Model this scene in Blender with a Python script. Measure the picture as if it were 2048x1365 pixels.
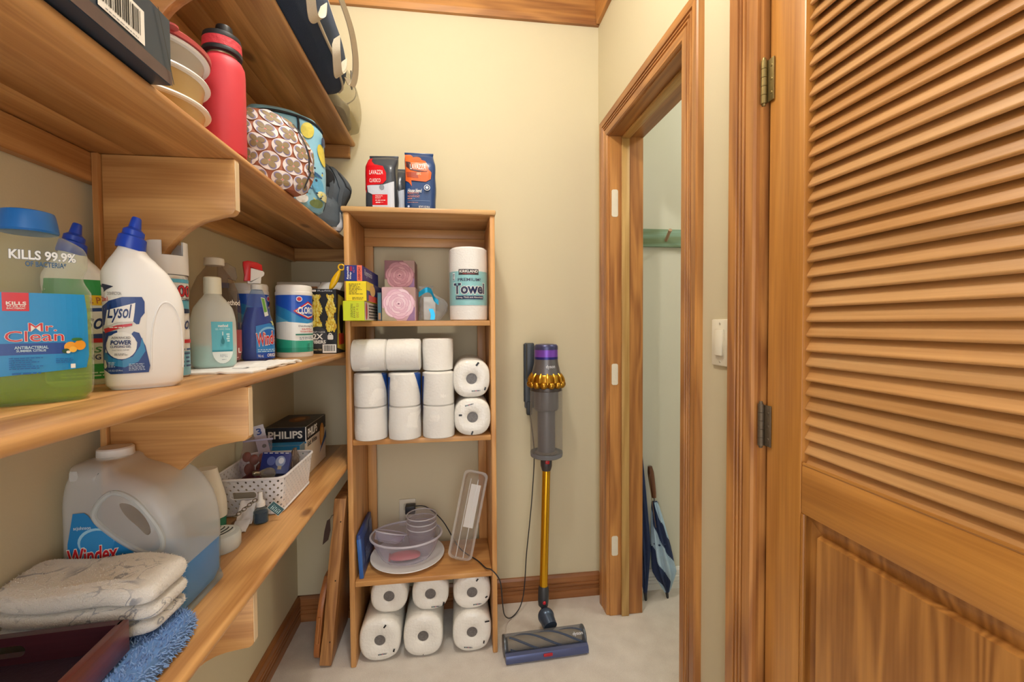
import bpy, bmesh, math, random
from math import sin, cos, pi, radians
from mathutils import Vector, Matrix, noise
from mathutils.geometry import tessellate_polygon
random.seed(7)
for o in list(bpy.data.objects): bpy.data.objects.remove(o)
SC = bpy.context.scene
COL = SC.collection
# ---------------------------------------------------------------- camera
CF, CYAW, CPIT, CROLL, CSY = 863.42, .1304, .0276, -.0064, -9.75
CPOS = Vector((.6824, 0, 1.27))
_F = Vector((sin(CYAW)*cos(CPIT), cos(CYAW)*cos(CPIT), -sin(CPIT)))
_R = _F.cross(Vector((0, 0, 1))).normalized()
_U = _R.cross(_F)
_R, _U = cos(CROLL)*_R+sin(CROLL)*_U, -sin(CROLL)*_R+cos(CROLL)*_U
cd = bpy.data.cameras.new('camera'); cam = bpy.data.objects.new('camera', cd); COL.objects.link(cam)
M = Matrix((_R, _U, -_F)).transposed().to_4x4(); M.translation = CPOS
cam.matrix_world = M
cd.sensor_fit = 'HORIZONTAL'; cd.sensor_width = 36; cd.lens = 36*CF/2048
cd.shift_y = CSY/2048; cd.clip_start = .02; cd.clip_end = 50
SC.camera = cam
# ---------------------------------------------------------------- light, world, exposure
SC.view_settings.view_transform = 'Standard'; SC.view_settings.look = 'None'
SC.view_settings.gamma = 1; SC.view_settings.use_curve_mapping = False
SC.view_settings.exposure = 0.04
W = bpy.data.worlds.new('world'); SC.world = W; W.use_nodes = True
W.node_tree.nodes['Background'].inputs[0].default_value = (.97, .98, 1, 1)
W.node_tree.nodes['Background'].inputs[1].default_value = 2.8
LAMP = Vector((.60, .88, 2.60)); LAMP_POWER = 29

# ---------------------------------------------------------------- materials
def lin(h):
    h = h.lstrip('#'); r = []
    for i in (0, 2, 4):
        c = int(h[i:i+2], 16)/255
        r.append(c/12.92 if c <= .04045 else ((c+.055)/1.055)**2.4)
    return (*r, 1)
MATS = {}
class NT:
    def __init__(s, m): s.t = m.node_tree; s.n = s.t.nodes; s.b = s.n['Principled BSDF']; s.out = s.n['Material Output']
    def new(s, typ, **k):
        n = s.n.new(typ)
        for a, v in k.items(): setattr(n, a, v)
        return n
    def l(s, a, b): s.t.links.new(a, b)
def newmat(n):
    m = bpy.data.materials.new(n); m.use_nodes = True
    return m, NT(m)
def P(col, rough=.45, metal=0, var=.04, scale=30, bump=0, bscale=200, coat=0, spec=.5, sheen=0, emit=0, trans=0, alpha=1):
    """plain procedural surface: colour with slight noise variation, optional fine relief"""
    key = ('P', col, rough, metal, var, scale, bump, bscale, coat, spec, sheen, emit)
    if key in MATS: return MATS[key]
    m, t = newmat('surface_'+col.strip('#')); b = t.b
    c = lin(col)
    tc = t.new('ShaderNodeTexCoord')
    nz = t.new('ShaderNodeTexNoise'); nz.inputs['Scale'].default_value = scale; nz.inputs['Detail'].default_value = 3
    t.l(tc.outputs['Object'], nz.inputs['Vector'])
    mx = t.new('ShaderNodeMix', data_type='RGBA')
    mx.inputs[6].default_value = tuple(x*(1-var) for x in c[:3])+(1,)
    mx.inputs[7].default_value = tuple(min(1, x*(1+var)) for x in c[:3])+(1,)
    t.l(nz.outputs['Fac'], mx.inputs[0]); t.l(mx.outputs[2], b.inputs['Base Color'])
    b.inputs['Roughness'].default_value = rough; b.inputs['Metallic'].default_value = metal
    b.inputs['Specular IOR Level'].default_value = spec
    b.inputs['Coat Weight'].default_value = coat
    if sheen: b.inputs['Sheen Weight'].default_value = sheen
    if emit:
        b.inputs['Emission Color'].default_value = c; b.inputs['Emission Strength'].default_value = emit
    if bump:
        n2 = t.new('ShaderNodeTexNoise'); n2.inputs['Scale'].default_value = bscale; n2.inputs['Detail'].default_value = 4
        t.l(tc.outputs['Object'], n2.inputs['Vector'])
        bp = t.new('ShaderNodeBump'); bp.inputs['Strength'].default_value = bump; bp.inputs['Distance'].default_value = .004
        t.l(n2.outputs['Fac'], bp.inputs['Height']); t.l(bp.outputs[0], b.inputs['Normal'])
    MATS[key] = m
    return m
def CLEAR(col='FFFFFF', body=.12, rough=.06, tint=None, edge=.5, wrinkle=0):
    """clear plastic: mostly see-through, glossy, more opaque at grazing angles"""
    key = ('C', col, body, rough, tint, edge, wrinkle)
    if key in MATS: return MATS[key]
    m, t = newmat('clear_'+col); b = t.b
    b.inputs['Base Color'].default_value = lin(col); b.inputs['Roughness'].default_value = rough
    tr = t.new('ShaderNodeBsdfTransparent'); tr.inputs[0].default_value = lin(tint or col)
    lw = t.new('ShaderNodeLayerWeight'); lw.inputs[0].default_value = .35
    mp = t.new('ShaderNodeMapRange'); mp.inputs[3].default_value = body; mp.inputs[4].default_value = min(1, body+edge)
    pw = t.new('ShaderNodeMath', operation='POWER'); pw.inputs[1].default_value = 2.0
    t.l(lw.outputs['Facing'], pw.inputs[0]); t.l(pw.outputs[0], mp.inputs[0])
    mx = t.new('ShaderNodeMixShader'); t.l(mp.outputs[0], mx.inputs[0])
    t.l(tr.outputs[0], mx.inputs[1]); t.l(b.outputs[0], mx.inputs[2]); t.l(mx.outputs[0], t.out.inputs[0])
    if wrinkle:
        tc = t.new('ShaderNodeTexCoord'); n2 = t.new('ShaderNodeTexNoise'); n2.inputs['Scale'].default_value = 45; n2.inputs['Distortion'].default_value = 1.5
        t.l(tc.outputs['Object'], n2.inputs['Vector'])
        bp = t.new('ShaderNodeBump'); bp.inputs['Strength'].default_value = wrinkle; bp.inputs['Distance'].default_value = .01
        t.l(n2.outputs['Fac'], bp.inputs['Height']); t.l(bp.outputs[0], b.inputs['Normal'])
    MATS[key] = m
    return m
def WOOD(axis='y', light='D9A260', dark='A8692F', rough=.42, knots=.5, fine=1.0, ring=1.0):
    key = ('W', axis, light, dark, rough, knots, fine, ring)
    if key in MATS: return MATS[key]
    m, t = newmat('wood_'+axis+'_'+light); b = t.b
    tc = t.new('ShaderNodeTexCoord'); oi = t.new('ShaderNodeObjectInfo')
    ml = t.new('ShaderNodeVectorMath', operation='SCALE'); ml.inputs[0].default_value = (3.1, 5.7, 4.3)
    t.l(oi.outputs['Random'], ml.inputs['Scale'])
    ad = t.new('ShaderNodeVectorMath', operation='ADD'); t.l(tc.outputs['Object'], ad.inputs[0]); t.l(ml.outputs[0], ad.inputs[1])
    def mapd(al, ac, flat=False):
        mp = t.new('ShaderNodeMapping'); s = [ac]*3; s['xyz'.index(axis)] = al
        if flat: s[{'x': 2, 'y': 2, 'z': 0}[axis]] = .01
        mp.inputs['Scale'].default_value = s; t.l(ad.outputs[0], mp.inputs['Vector']); return mp.outputs[0]
    wv = t.new('ShaderNodeTexNoise'); wv.inputs['Scale'].default_value = 1; wv.inputs['Detail'].default_value = 2; wv.inputs['Distortion'].default_value = .4
    t.l(mapd(.9, 9), wv.inputs['Vector'])
    sn = t.new('ShaderNodeMath', operation='MULTIPLY'); sn.inputs[1].default_value = 34*ring; t.l(wv.outputs['Fac'], sn.inputs[0])
    s2 = t.new('ShaderNodeMath', operation='SINE'); t.l(sn.outputs[0], s2.inputs[0])
    fn = t.new('ShaderNodeTexNoise'); fn.inputs['Scale'].default_value = 1; fn.inputs['Detail'].default_value = 5
    t.l(mapd(5, 190*fine), fn.inputs['Vector'])
    big = t.new('ShaderNodeTexNoise'); big.inputs['Scale'].default_value = 1; big.inputs['Detail'].default_value = 1
    t.l(mapd(1.2, 6), big.inputs['Vector'])
    a1 = t.new('ShaderNodeMath', operation='MULTIPLY_ADD'); a1.inputs[1].default_value = .17; a1.inputs[2].default_value = 0
    t.l(s2.outputs[0], a1.inputs[0])
    a2 = t.new('ShaderNodeMath', operation='MULTIPLY_ADD'); a2.inputs[1].default_value = .62; t.l(fn.outputs['Fac'], a2.inputs[0]); t.l(a1.outputs[0], a2.inputs[2])
    a3 = t.new('ShaderNodeMath', operation='MULTIPLY_ADD'); a3.inputs[1].default_value = .55; t.l(big.outputs['Fac'], a3.inputs[0]); t.l(a2.outputs[0], a3.inputs[2])
    mp = t.new('ShaderNodeMapRange'); mp.inputs[1].default_value = .25; mp.inputs[2].default_value = .95; t.l(a3.outputs[0], mp.inputs[0])
    mx = t.new('ShaderNodeMix', data_type='RGBA'); mx.inputs[6].default_value = lin(light); mx.inputs[7].default_value = lin(dark)
    t.l(mp.outputs[0], mx.inputs[0])
    # board to board tone
    hs = t.new('ShaderNodeHueSaturation'); v = t.new('ShaderNodeMapRange'); v.inputs[3].default_value = .88; v.inputs[4].default_value = 1.10
    t.l(oi.outputs['Random'], v.inputs[0]); t.l(v.outputs[0], hs.inputs['Value']); t.l(mx.outputs[2], hs.inputs['Color'])
    col = hs.outputs[0]
    if knots:
        vo = t.new('ShaderNodeTexVoronoi'); vo.inputs['Scale'].default_value = 1; vo.inputs['Randomness'].default_value = 1
        t.l(mapd(2.6, 6.0, True), vo.inputs['Vector'])
        km = t.new('ShaderNodeMapRange'); km.inputs[1].default_value = .045; km.inputs[2].default_value = .10; km.inputs[3].default_value = knots; km.inputs[4].default_value = 0
        t.l(vo.outputs['Distance'], km.inputs[0])
        k2 = t.new('ShaderNodeMix', data_type='RGBA'); k2.inputs[7].default_value = lin('5A2E14'); t.l(km.outputs[0], k2.inputs[0]); t.l(col, k2.inputs[6])
        col = k2.outputs[2]
    t.l(col, b.inputs['Base Color']); b.inputs['Roughness'].default_value = rough
    b.inputs['Coat Weight'].default_value = .15; b.inputs['Coat Roughness'].default_value = .3
    bp = t.new('ShaderNodeBump'); bp.inputs['Strength'].default_value = .12; bp.inputs['Distance'].default_value = .002
    t.l(fn.outputs['Fac'], bp.inputs['Height']); t.l(bp.outputs[0], b.inputs['Normal'])
    MATS[key] = m
    return m

# ---------------------------------------------------------------- mesh helpers: a geo is (verts, faces)
def gjoin(*gs):
    V, Fc = [], []
    for g in gs:
        k = len(V); V += list(g[0]); Fc += [tuple(i+k for i in f) for f in g[1]]
    return V, Fc
def gx(g, mat=None, loc=None, rot=None):
    M = mat or Matrix()
    if rot is not None:
        from mathutils import Euler
        M = Euler(rot).to_matrix().to_4x4() @ M
    if loc is not None: M = Matrix.Translation(loc) @ M
    return [M @ Vector(v) for v in g[0]], g[1]
def bmgeo(bm):
    bm.verts.ensure_lookup_table(); bm.verts.index_update()
    V = [v.co.copy() for v in bm.verts]; Fc = [tuple(v.index for v in f.verts) for f in bm.faces]
    bm.free(); return V, Fc
def box(x0, y0, z0, x1, y1, z1, r=0, seg=2):
    if not r:
        V = [(x, y, z) for z in (z0, z1) for y in (y0, y1) for x in (x0, x1)]
        return V, [(0, 2, 3, 1), (4, 5, 7, 6), (0, 1, 5, 4), (2, 6, 7, 3), (0, 4, 6, 2), (1, 3, 7, 5)]
    bm = bmesh.new(); bmesh.ops.create_cube(bm, size=1)
    for v in bm.verts:
        v.co = Vector(((x0+x1)/2+v.co.x*(x1-x0), (y0+y1)/2+v.co.y*(y1-y0), (z0+z1)/2+v.co.z*(z1-z0)))
    bmesh.ops.bevel(bm, geom=bm.edges[:], offset=r, segments=seg, profile=.5, affect='EDGES')
    return bmgeo(bm)
def prism(poly, h0, h1, axis='z', r=0, seg=2, holes=()):
    """extrude a 2d outline (with optional holes) between h0 and h1 along an axis"""
    bm = bmesh.new()
    loops = [poly]+list(holes); pts = [p for l in loops for p in l]
    if holes:
        tris = tessellate_polygon([[Vector((p[0], p[1], 0)) for p in l] for l in loops])
    else: tris = None
    vs = [bm.verts.new((p[0], p[1], h0)) for p in pts]
    ve = [bm.verts.new((p[0], p[1], h1)) for p in pts]
    if tris is None:
        bm.faces.new(vs[::-1]); bm.faces.new(ve)
    else:
        for t in tris:
            try: bm.faces.new([vs[i] for i in t][::-1]); bm.faces.new([ve[i] for i in t])
            except ValueError: pass
    k = 0; rim = []
    for l in loops:
        n = len(l)
        for i in range(n):
            a, b2 = k+i, k+(i+1) % n
            bm.faces.new((vs[a], vs[b2], ve[b2], ve[a]))
        k += n
    bmesh.ops.recalc_face_normals(bm, faces=bm.faces[:])
    if r:
        if tris is not None: bmesh.ops.dissolve_limit(bm, angle_limit=.01, verts=bm.verts[:], edges=bm.edges[:])
        es = [e for e in bm.edges if abs(e.verts[0].co.z-e.verts[1].co.z) < 1e-7 and len(e.link_faces) == 2 and e.calc_face_angle(0) > .5]
        bmesh.ops.bevel(bm, geom=es, offset=r, segments=seg, profile=.5, affect='EDGES')
    V, Fc = bmgeo(bm)
    if axis == 'x': V = [(v[2], v[0], v[1]) for v in V]
    elif axis == 'y': V = [(v[0], v[2], v[1]) for v in V]
    return V, Fc
def skinrings(rings, closed=True, cap0=True, cap1=True):
    V, Fc = [], []; n = len(rings[0])
    for r in rings: V += r
    for i in range(len(rings)-1):
        for j in range(n if closed else n-1):
            a = i*n+j; b2 = i*n+(j+1) % n
            Fc.append((a, b2, b2+n, a+n))
    if closed and cap0: Fc.append(tuple(range(n))[::-1])
    if closed and cap1: Fc.append(tuple(range((len(rings)-1)*n, len(rings)*n)))
    return V, Fc
def lathe(prof, n=32, c=(0, 0), cap0=True, cap1=True, sx=1, sy=1):
    return skinrings([[(c[0]+r*sx*cos(2*pi*j/n), c[1]+r*sy*sin(2*pi*j/n), z) for j in range(n)] for r, z in prof], True, cap0, cap1)
def tube(path, rad, n=10, cap=True, smooth=0):
    pts = [Vector(p) for p in path]
    if smooth: pts = catmull(pts, smooth)
    rr = rad if isinstance(rad, (list, tuple)) else [rad]*len(pts)
    if len(rr) != len(pts): rr = [rr[0]+(rr[-1]-rr[0])*i/(len(pts)-1) for i in range(len(pts))]
    rings = []; up = None
    for i, p in enumerate(pts):
        t = (pts[min(i+1, len(pts)-1)]-pts[max(i-1, 0)]).normalized()
        if up is None: up = t.orthogonal().normalized()
        else: up = (up-t*up.dot(t)).normalized()
        s = t.cross(up)
        rings.append([p+rr[i]*(cos(2*pi*j/n)*up+sin(2*pi*j/n)*s) for j in range(n)])
    return skinrings(rings, True, cap, cap)
def ribbon(path, w, wdir, th=.002):
    """flat strap along a path; wdir = direction of its width"""
    pts = [Vector(p) for p in path]; wd = Vector(wdir).normalized(); rings = []
    for i, p in enumerate(pts):
        t = (pts[min(i+1, len(pts)-1)]-pts[max(i-1, 0)]).normalized(); nn = t.cross(wd).normalized()
        a = wd*w/2; b2 = nn*th/2
        rings.append([p-a-b2, p+a-b2, p+a+b2, p-a+b2])
    return skinrings(rings)
def catmull(p, k):
    p = [Vector(q) if not isinstance(q, Vector) else q for q in p]; out = []
    for i in range(len(p)-1):
        a, b2, c, d = p[max(i-1, 0)], p[i], p[i+1], p[min(i+2, len(p)-1)]
        for j in range(k):
            t = j/k
            out.append(.5*((2*b2)+(-a+c)*t+(2*a-5*b2+4*c-d)*t*t+(-a+3*b2-3*c+d)*t**3))
    return out+[p[-1]]
def torus(R, r, n=20, m=8, c=(0, 0, 0), sx=1, sy=1):
    V, Fc = [], []
    for i in range(n):
        for j in range(m):
            a = 2*pi*i/n; b2 = 2*pi*j/m
            V.append((c[0]+(R*sx+r*cos(b2))*cos(a), c[1]+(R*sy+r*cos(b2))*sin(a), c[2]+r*sin(b2)))
            Fc.append((i*m+j, ((i+1) % n)*m+j, ((i+1) % n)*m+(j+1) % m, i*m+(j+1) % m))
    return V, Fc
def ball(c, rx, ry=None, rz=None, n=16, m=10):
    ry = ry or rx; rz = rz or rx
    rings = [[(c[0]+rx*sin(pi*i/m)*cos(2*pi*j/n), c[1]+ry*sin(pi*i/m)*sin(2*pi*j/n), c[2]-rz*cos(pi*i/m)) for j in range(n)] for i in range(1, m)]
    return skinrings(rings)
def sup(u, p):  # signed superellipse
    return math.copysign(abs(u)**(2/p), u)
class Loft:
    """stack of superellipse sections (z, cx, cy, hw, hd, p); front of the thing is local -y"""
    def __init__(s, secs, k=4, n=40):
        s.raw = [Vector(q) for q in secs]; s.n = n
        if k > 1:
            s.secs = [list(q) for q in catN([list(q) for q in secs], k)]
        else: s.secs = [list(q) for q in secs]
    def at(s, z):
        S = s.secs
        if z <= S[0][0]: return S[0]
        for a, b2 in zip(S, S[1:]):
            if a[0] <= z <= b2[0] and b2[0] > a[0]:
                t = (z-a[0])/(b2[0]-a[0]); return [x+(y-x)*t for x, y in zip(a, b2)]
        return S[-1]
    def geo(s, wob=0, wsc=8, off=0, z0=None, z1=None, seed=0, cap1=True):
        S = s.secs
        if z0 is not None or z1 is not None:
            lo = S[0][0] if z0 is None else z0; hi = S[-1][0] if z1 is None else z1
            S = [s.at(lo)]+[q for q in S if lo < q[0] < hi]+[s.at(hi)]
            S[0] = [lo]+list(S[0][1:]); S[-1] = [hi]+list(S[-1][1:])
        rings = []
        for z, cx, cy, hw, hd, p in S:
            r = []
            for j in range(s.n):
                a = 2*pi*j/s.n
                v = Vector((cx+max(hw+off, .0005)*sup(cos(a), p), cy+max(hd+off, .0005)*sup(sin(a), p), z))
                if wob:
                    d = noise.noise_vector(v*wsc+Vector((seed, seed*2.3, 0)))*wob
                    v = v+Vector((d.x, d.y, d.z*.5 if z > S[0][0]+.02 else 0))
                r.append(v)
            rings.append(r)
        return skinrings(rings, True, True, cap1)
    def front(s, sgn=-1, arc=True):
        def f(u, z, off):
            _, cx, cy, hw, hd, p = s.at(z)
            if arc and p < 2.6: u = hw*sin(max(-1.5, min(1.5, u/hw)))
            q = max(-.997, min(.997, u/max(hw, 1e-4)))
            return Vector((cx+q*hw, cy+sgn*((hd)*(1-abs(q)**p)**(1/p)+off), z))
        return f
def catN(P_, k):
    out = []
    for i in range(len(P_)-1):
        a, b2, c, d = P_[max(i-1, 0)], P_[i], P_[i+1], P_[min(i+2, len(P_)-1)]
        for j in range(k):
            t = j/k; row = []
            for q in range(len(b2)):
                v = .5*((2*b2[q])+(-a[q]+c[q])*t+(2*a[q]-5*b2[q]+4*c[q]-d[q])*t*t+(-a[q]+3*b2[q]-3*c[q]+d[q])*t**3)
                lo, hi = min(b2[q], c[q]), max(b2[q], c[q])
                if q in (0,): v = b2[q]+(c[q]-b2[q])*t
                row.append(min(max(v, lo-.15*(hi-lo)), hi+.15*(hi-lo)))
            out.append(row)
    return out+[P_[-1]]
def flatmap(o, u, v):
    o = Vector(o); u = Vector(u).normalized(); v = Vector(v).normalized(); n = u.cross(v)
    return lambda a, b2, off: o+u*a+v*b2+n*off

# ---------------------------------------------------------------- scene object helpers
def mesh(name, geo, mats, smooth=40, mi=None):
    me = bpy.data.meshes.new(name); me.from_pydata([tuple(v) for v in geo[0]], [], geo[1])
    for m in (mats if isinstance(mats, (list, tuple)) else [mats]): me.materials.append(m)
    if mi: me.polygons.foreach_set('material_index', mi)
    if smooth:
        me.polygons.foreach_set('use_smooth', [True]*len(me.polygons))
        me.set_sharp_from_angle(angle=radians(smooth))
    me.update(); return me
def fixn(me):
    bm = bmesh.new(); bm.from_mesh(me); bmesh.ops.recalc_face_normals(bm, faces=bm.faces[:]); bm.to_mesh(me); bm.free()
def obj(name, geo, mat, parent=None, label=None, smooth=40, mi=None, kind=None, fix=True):
    me = mesh(name, geo, mat, 0, mi)
    if fix: fixn(me)
    if smooth:
        me.polygons.foreach_set('use_smooth', [True]*len(me.polygons)); me.set_sharp_from_angle(angle=radians(smooth))
    o = bpy.data.objects.new(name, me); COL.objects.link(o)
    if parent: o.parent = parent
    if label: o['label'] = label
    if kind: o['kind'] = kind
    return o
def tag(o, label, cat, group=None):
    o['label'] = label; o['category'] = cat
    if group: o['group'] = group
    return o
def thing(name, label, cat, loc=(0, 0, 0), rz=0, group=None, rot=None):
    o = bpy.data.objects.new(name, None); COL.objects.link(o); o.location = loc
    o.rotation_euler = rot if rot else (0, 0, rz); o.empty_display_size = .02
    return tag(o, label, cat, group)
def struct(name, geo, mat, label=None, smooth=0, parent=None):
    o = obj(name, geo, mat, parent, label, smooth)
    if not parent: o['kind'] = 'structure'
    return o
def copytree(root, loc=None, rz=None, label=None, group=None, drop=()):
    r = root.copy(); COL.objects.link(r)
    if loc is not None: r.location = loc
    if rz is not None: r.rotation_euler = (0, 0, rz)
    if label: r['label'] = label
    if group: r['group'] = group
    for ch in root.children:
        if ch.name.split('.')[0] in drop: continue
        c = ch.copy(); COL.objects.link(c); c.parent = r
        for g in ch.children:
            d = g.copy(); COL.objects.link(d); d.parent = c
    return r
# ---------------------------------------------------------------- flat print: shapes and lettering laid on a surface
_TX = {}
def textgeo(body, bold=0, shear=0):
    k = (body, bold, shear)
    if k not in _TX:
        cu = bpy.data.curves.new('lettering', 'FONT'); cu.body = body; cu.size = 1; cu.offset = bold; cu.shear = shear; cu.resolution_u = 3
        o = bpy.data.objects.new('lettering', cu)
        me = o.to_mesh()
        V = [(v.co.x, v.co.y) for v in me.vertices]; Fc = [tuple(p.vertices) for p in me.polygons]
        o.to_mesh_clear(); bpy.data.objects.remove(o); bpy.data.curves.remove(cu)
        _TX[k] = (V, Fc)
    return _TX[k]
class Print:
    def __init__(s, fmap, cut=None, base=.0004, step=.00035):
        s.f = fmap; s.cut = cut; s.V = []; s.F = []; s.mi = []; s.mats = []; s.base = base; s.step = step; s.lay = 0
    def add(s, V, Fc, mat, layer=None, cut=True):
        if layer is None: s.lay += 1; layer = s.lay
        if s.cut and cut:
            bm = bmesh.new(); vs = [bm.verts.new((v[0], v[1], 0)) for v in V]
            for f in Fc:
                try: bm.faces.new([vs[i] for i in f])
                except ValueError: pass
            for ax in (0, 1):
                d = s.cut[ax]
                if not d: continue
                lo = min(v[ax] for v in V); hi = max(v[ax] for v in V)
                k = math.floor(lo/d)+1
                while k*d < hi-1e-6:
                    no = (1, 0, 0) if ax == 0 else (0, 1, 0)
                    bmesh.ops.bisect_plane(bm, geom=bm.verts[:]+bm.edges[:]+bm.faces[:], plane_co=(k*d, k*d, 0), plane_no=no, dist=1e-6)
                    k += 1
            V, Fc = bmgeo(bm); V = [(v[0], v[1]) for v in V]
        k = len(s.V); off = s.base+s.step*layer
        s.V += [s.f(v[0], v[1], off) for v in V]; s.F += [tuple(i+k for i in f) for f in Fc]
        if mat not in s.mats: s.mats.append(mat)
        s.mi += [s.mats.index(mat)]*len(Fc)
        return s
    def rect(s, x0, y0, x1, y1, mat, layer=None): return s.add([(x0, y0), (x1, y0), (x1, y1), (x0, y1)], [(0, 1, 2, 3)], mat, layer)
    def poly(s, pts, mat, layer=None):
        tr = tessellate_polygon([[Vector((p[0], p[1], 0)) for p in pts]])
        return s.add(pts, [tuple(t) for t in tr], mat, layer)
    def ell(s, cx, cy, rx, ry, mat, layer=None, rot=0, n=24):
        pts = [(cx+rx*cos(2*pi*i/n)*cos(rot)-ry*sin(2*pi*i/n)*sin(rot), cy+rx*cos(2*pi*i/n)*sin(rot)+ry*sin(2*pi*i/n)*cos(rot)) for i in range(n)]
        return s.add(pts, [tuple(range(n))], mat, layer)
    def rrect(s, x0, y0, x1, y1, r, mat, layer=None):
        return s.poly(rrpts(x0, y0, x1, y1, r), mat, layer)
    def text(s, body, x0, y0, x1, y1, mat, bold=0, shear=0, rot=0, layer=None, halo=None, hw=.03):
        if halo: s.text(body, x0, y0, x1, y1, halo, bold+hw, shear, rot, layer, ref=(bold)) if False else s._text(body, x0, y0, x1, y1, halo, bold+hw, shear, rot, layer, bold)
        return s._text(body, x0, y0, x1, y1, mat, bold, shear, rot, layer, bold)
    def _text(s, body, x0, y0, x1, y1, mat, bold, shear, rot, layer, ref):
        V0, _ = textgeo(body, ref, shear); V, Fc = textgeo(body, bold, shear)
        ax = min(v[0] for v in V0); bx = max(v[0] for v in V0); ay = min(v[1] for v in V0); by = max(v[1] for v in V0)
        w, h = (x1-x0), (y1-y0); cx, cy = (x0+x1)/2, (y0+y1)/2
        if rot in (90, -90): w, h = h, w
        sx = w/(bx-ax); sy = h/(by-ay); a = radians(rot); out = []
        for v in V:
            p = (v[0]-(ax+bx)/2)*sx; q = (v[1]-(ay+by)/2)*sy
            out.append((cx+p*cos(a)-q*sin(a), cy+p*sin(a)+q*cos(a)))
        return s.add(out, Fc, mat, layer, cut=False)
    def lines(s, x0, y0, x1, y1, n, mat, rag=.25, th=.45, layer=None):
        """lines of print too small to read"""
        if layer is None: s.lay += 1; layer = s.lay
        dy = (y1-y0)/n
        for i in range(n):
            e = x1-(x1-x0)*rag*random.random()
            y = y0+dy*i; x = x0
            while x < e:
                w = min(e-x, (y1-y0)*.0+abs(dy)*random.uniform(.8, 2.6))
                s.rect(x, y, x+w, y+dy*th, mat, layer); x += w+abs(dy)*.45
        return s
    def bars(s, x0, y0, x1, y1, mat, bg, vert=False):
        s.rect(x0, y0, x1, y1, bg); s.lay += 1; L = s.lay
        a0, a1 = (x0, x1) if not vert else (y0, y1); m = (a1-a0)*.08; x = a0+m
        while x < a1-m:
            w = (a1-a0)*random.choice((.012, .022, .035))
            if vert: s.rect(x0+(x1-x0)*.1, x, x1-(x1-x0)*.2, x+w, mat, L)
            else: s.rect(x, y0+(y1-y0)*.2, x+w, y1-(y1-y0)*.1, mat, L)
            x += w+(a1-a0)*random.choice((.014, .026))
        return s
    def done(s, name, parent, label=None):
        return obj(name, (s.V, s.F), s.mats, parent, label, smooth=0, mi=s.mi, fix=False)
def rrpts(x0, y0, x1, y1, r, n=6):
    pts = []
    for cx, cy, a0 in ((x1-r, y1-r, 0), (x0+r, y1-r, 90), (x0+r, y0+r, 180), (x1-r, y0+r, 270)):
        for i in range(n+1):
            a = radians(a0+90*i/n); pts.append((cx+r*cos(a), cy+r*sin(a)))
    return pts
WHITE = P('F4F2EC', .4); BLACK = P('15161A', .4); NAVY = P('14264F', .4); RED = P('C8202A', .4)
# ================================================================ the room
WALLC = P('D1C6A6', .75, var=.015, scale=6, bump=.06, bscale=260)
CLOSETC = P('D3D2C2', .75, var=.015, scale=6, bump=.06, bscale=260)
CEILC = P('EFEBDD', .85)
def carpet():
    m, t = newmat('carpet'); b = t.b
    tc = t.new('ShaderNodeTexCoord')
    n1 = t.new('ShaderNodeTexNoise'); n1.inputs['Scale'].default_value = 420; n1.inputs['Detail'].default_value = 4
    n2 = t.new('ShaderNodeTexNoise'); n2.inputs['Scale'].default_value = 14; n2.inputs['Detail'].default_value = 3
    for n in (n1, n2): t.l(tc.outputs['Object'], n.inputs['Vector'])
    ad = t.new('ShaderNodeMath', operation='MULTIPLY_ADD'); ad.inputs[1].default_value = .6; t.l(n1.outputs['Fac'], ad.inputs[0])
    sc = t.new('ShaderNodeMath', operation='MULTIPLY'); sc.inputs[1].default_value = .4; t.l(n2.outputs['Fac'], sc.inputs[0]); t.l(sc.outputs[0], ad.inputs[2])
    mp = t.new('ShaderNodeMapRange'); mp.inputs[1].default_value = .3; mp.inputs[2].default_value = .7; t.l(ad.outputs[0], mp.inputs[0])
    mx = t.new('ShaderNodeMix', data_type='RGBA'); mx.inputs[6].default_value = lin('C9BFB4'); mx.inputs[7].default_value = lin('EAE3DA'); t.l(mp.outputs[0], mx.inputs[0])
    t.l(mx.outputs[2], b.inputs['Base Color']); b.inputs['Roughness'].default_value = .95; b.inputs['Sheen Weight'].default_value = .2
    bp = t.new('ShaderNodeBump'); bp.inputs['Strength'].default_value = .5; bp.inputs['Distance'].default_value = .006
    t.l(ad.outputs[0], bp.inputs['Height']); t.l(bp.outputs[0], b.inputs['Normal'])
    return m
LX, DX, RX, CX = 0, 1.93, 1.34, 1.475
struct('floor', box(-.1, -1.2, -.05, 3.3, 2.05, 0), carpet(), 'pale greyish beige cut pile carpet')
struct('ceiling', box(-.1, -1.2, 2.75, 3.3, 2.05, 2.8), CEILC)
struct('wall_left', box(-.1, -1.2, 0, 0, DX, 2.75), WALLC, 'cream painted wall behind the long shelves')
struct('wall_back', box(-.1, DX, 0, 1.41, 2.05, 2.75), WALLC, 'cream painted end wall')
struct('wall_closet', box(1.41, DX, 0, 3.3, 2.05, 2.75), CLOSETC, 'pale grey wall seen through the doorway')
struct('wall_closet_side', box(3.2, -1.2, 0, 3.3, DX, 2.75), CLOSETC)
struct('wall_partition', gjoin(box(1.475, .96, 0, 2.12, 1.03, 2.75), box(2.05, -.30, 0, 2.12, .96, 2.75), box(1.475, -.37, 0, 2.12, -.30, 2.75)), CLOSETC)
OY0, OY1, OZ = 1.157, 1.788, 2.078       # doorway rough opening
LY0, LY1, LZ = .07, .868, 2.06           # louvre door rough opening
struct('wall_right', gjoin(box(RX, OY1, 0, CX, DX, 2.75), box(RX, OY0, OZ, CX, OY1, 2.75), box(RX, LY1, 0, CX, OY0, 2.75),
       box(RX, LY0, LZ, CX, LY1, 2.75), box(RX, -1.2, 0, CX, LY0, 2.75)), WALLC, 'cream painted wall with doorway and light switch')
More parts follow.
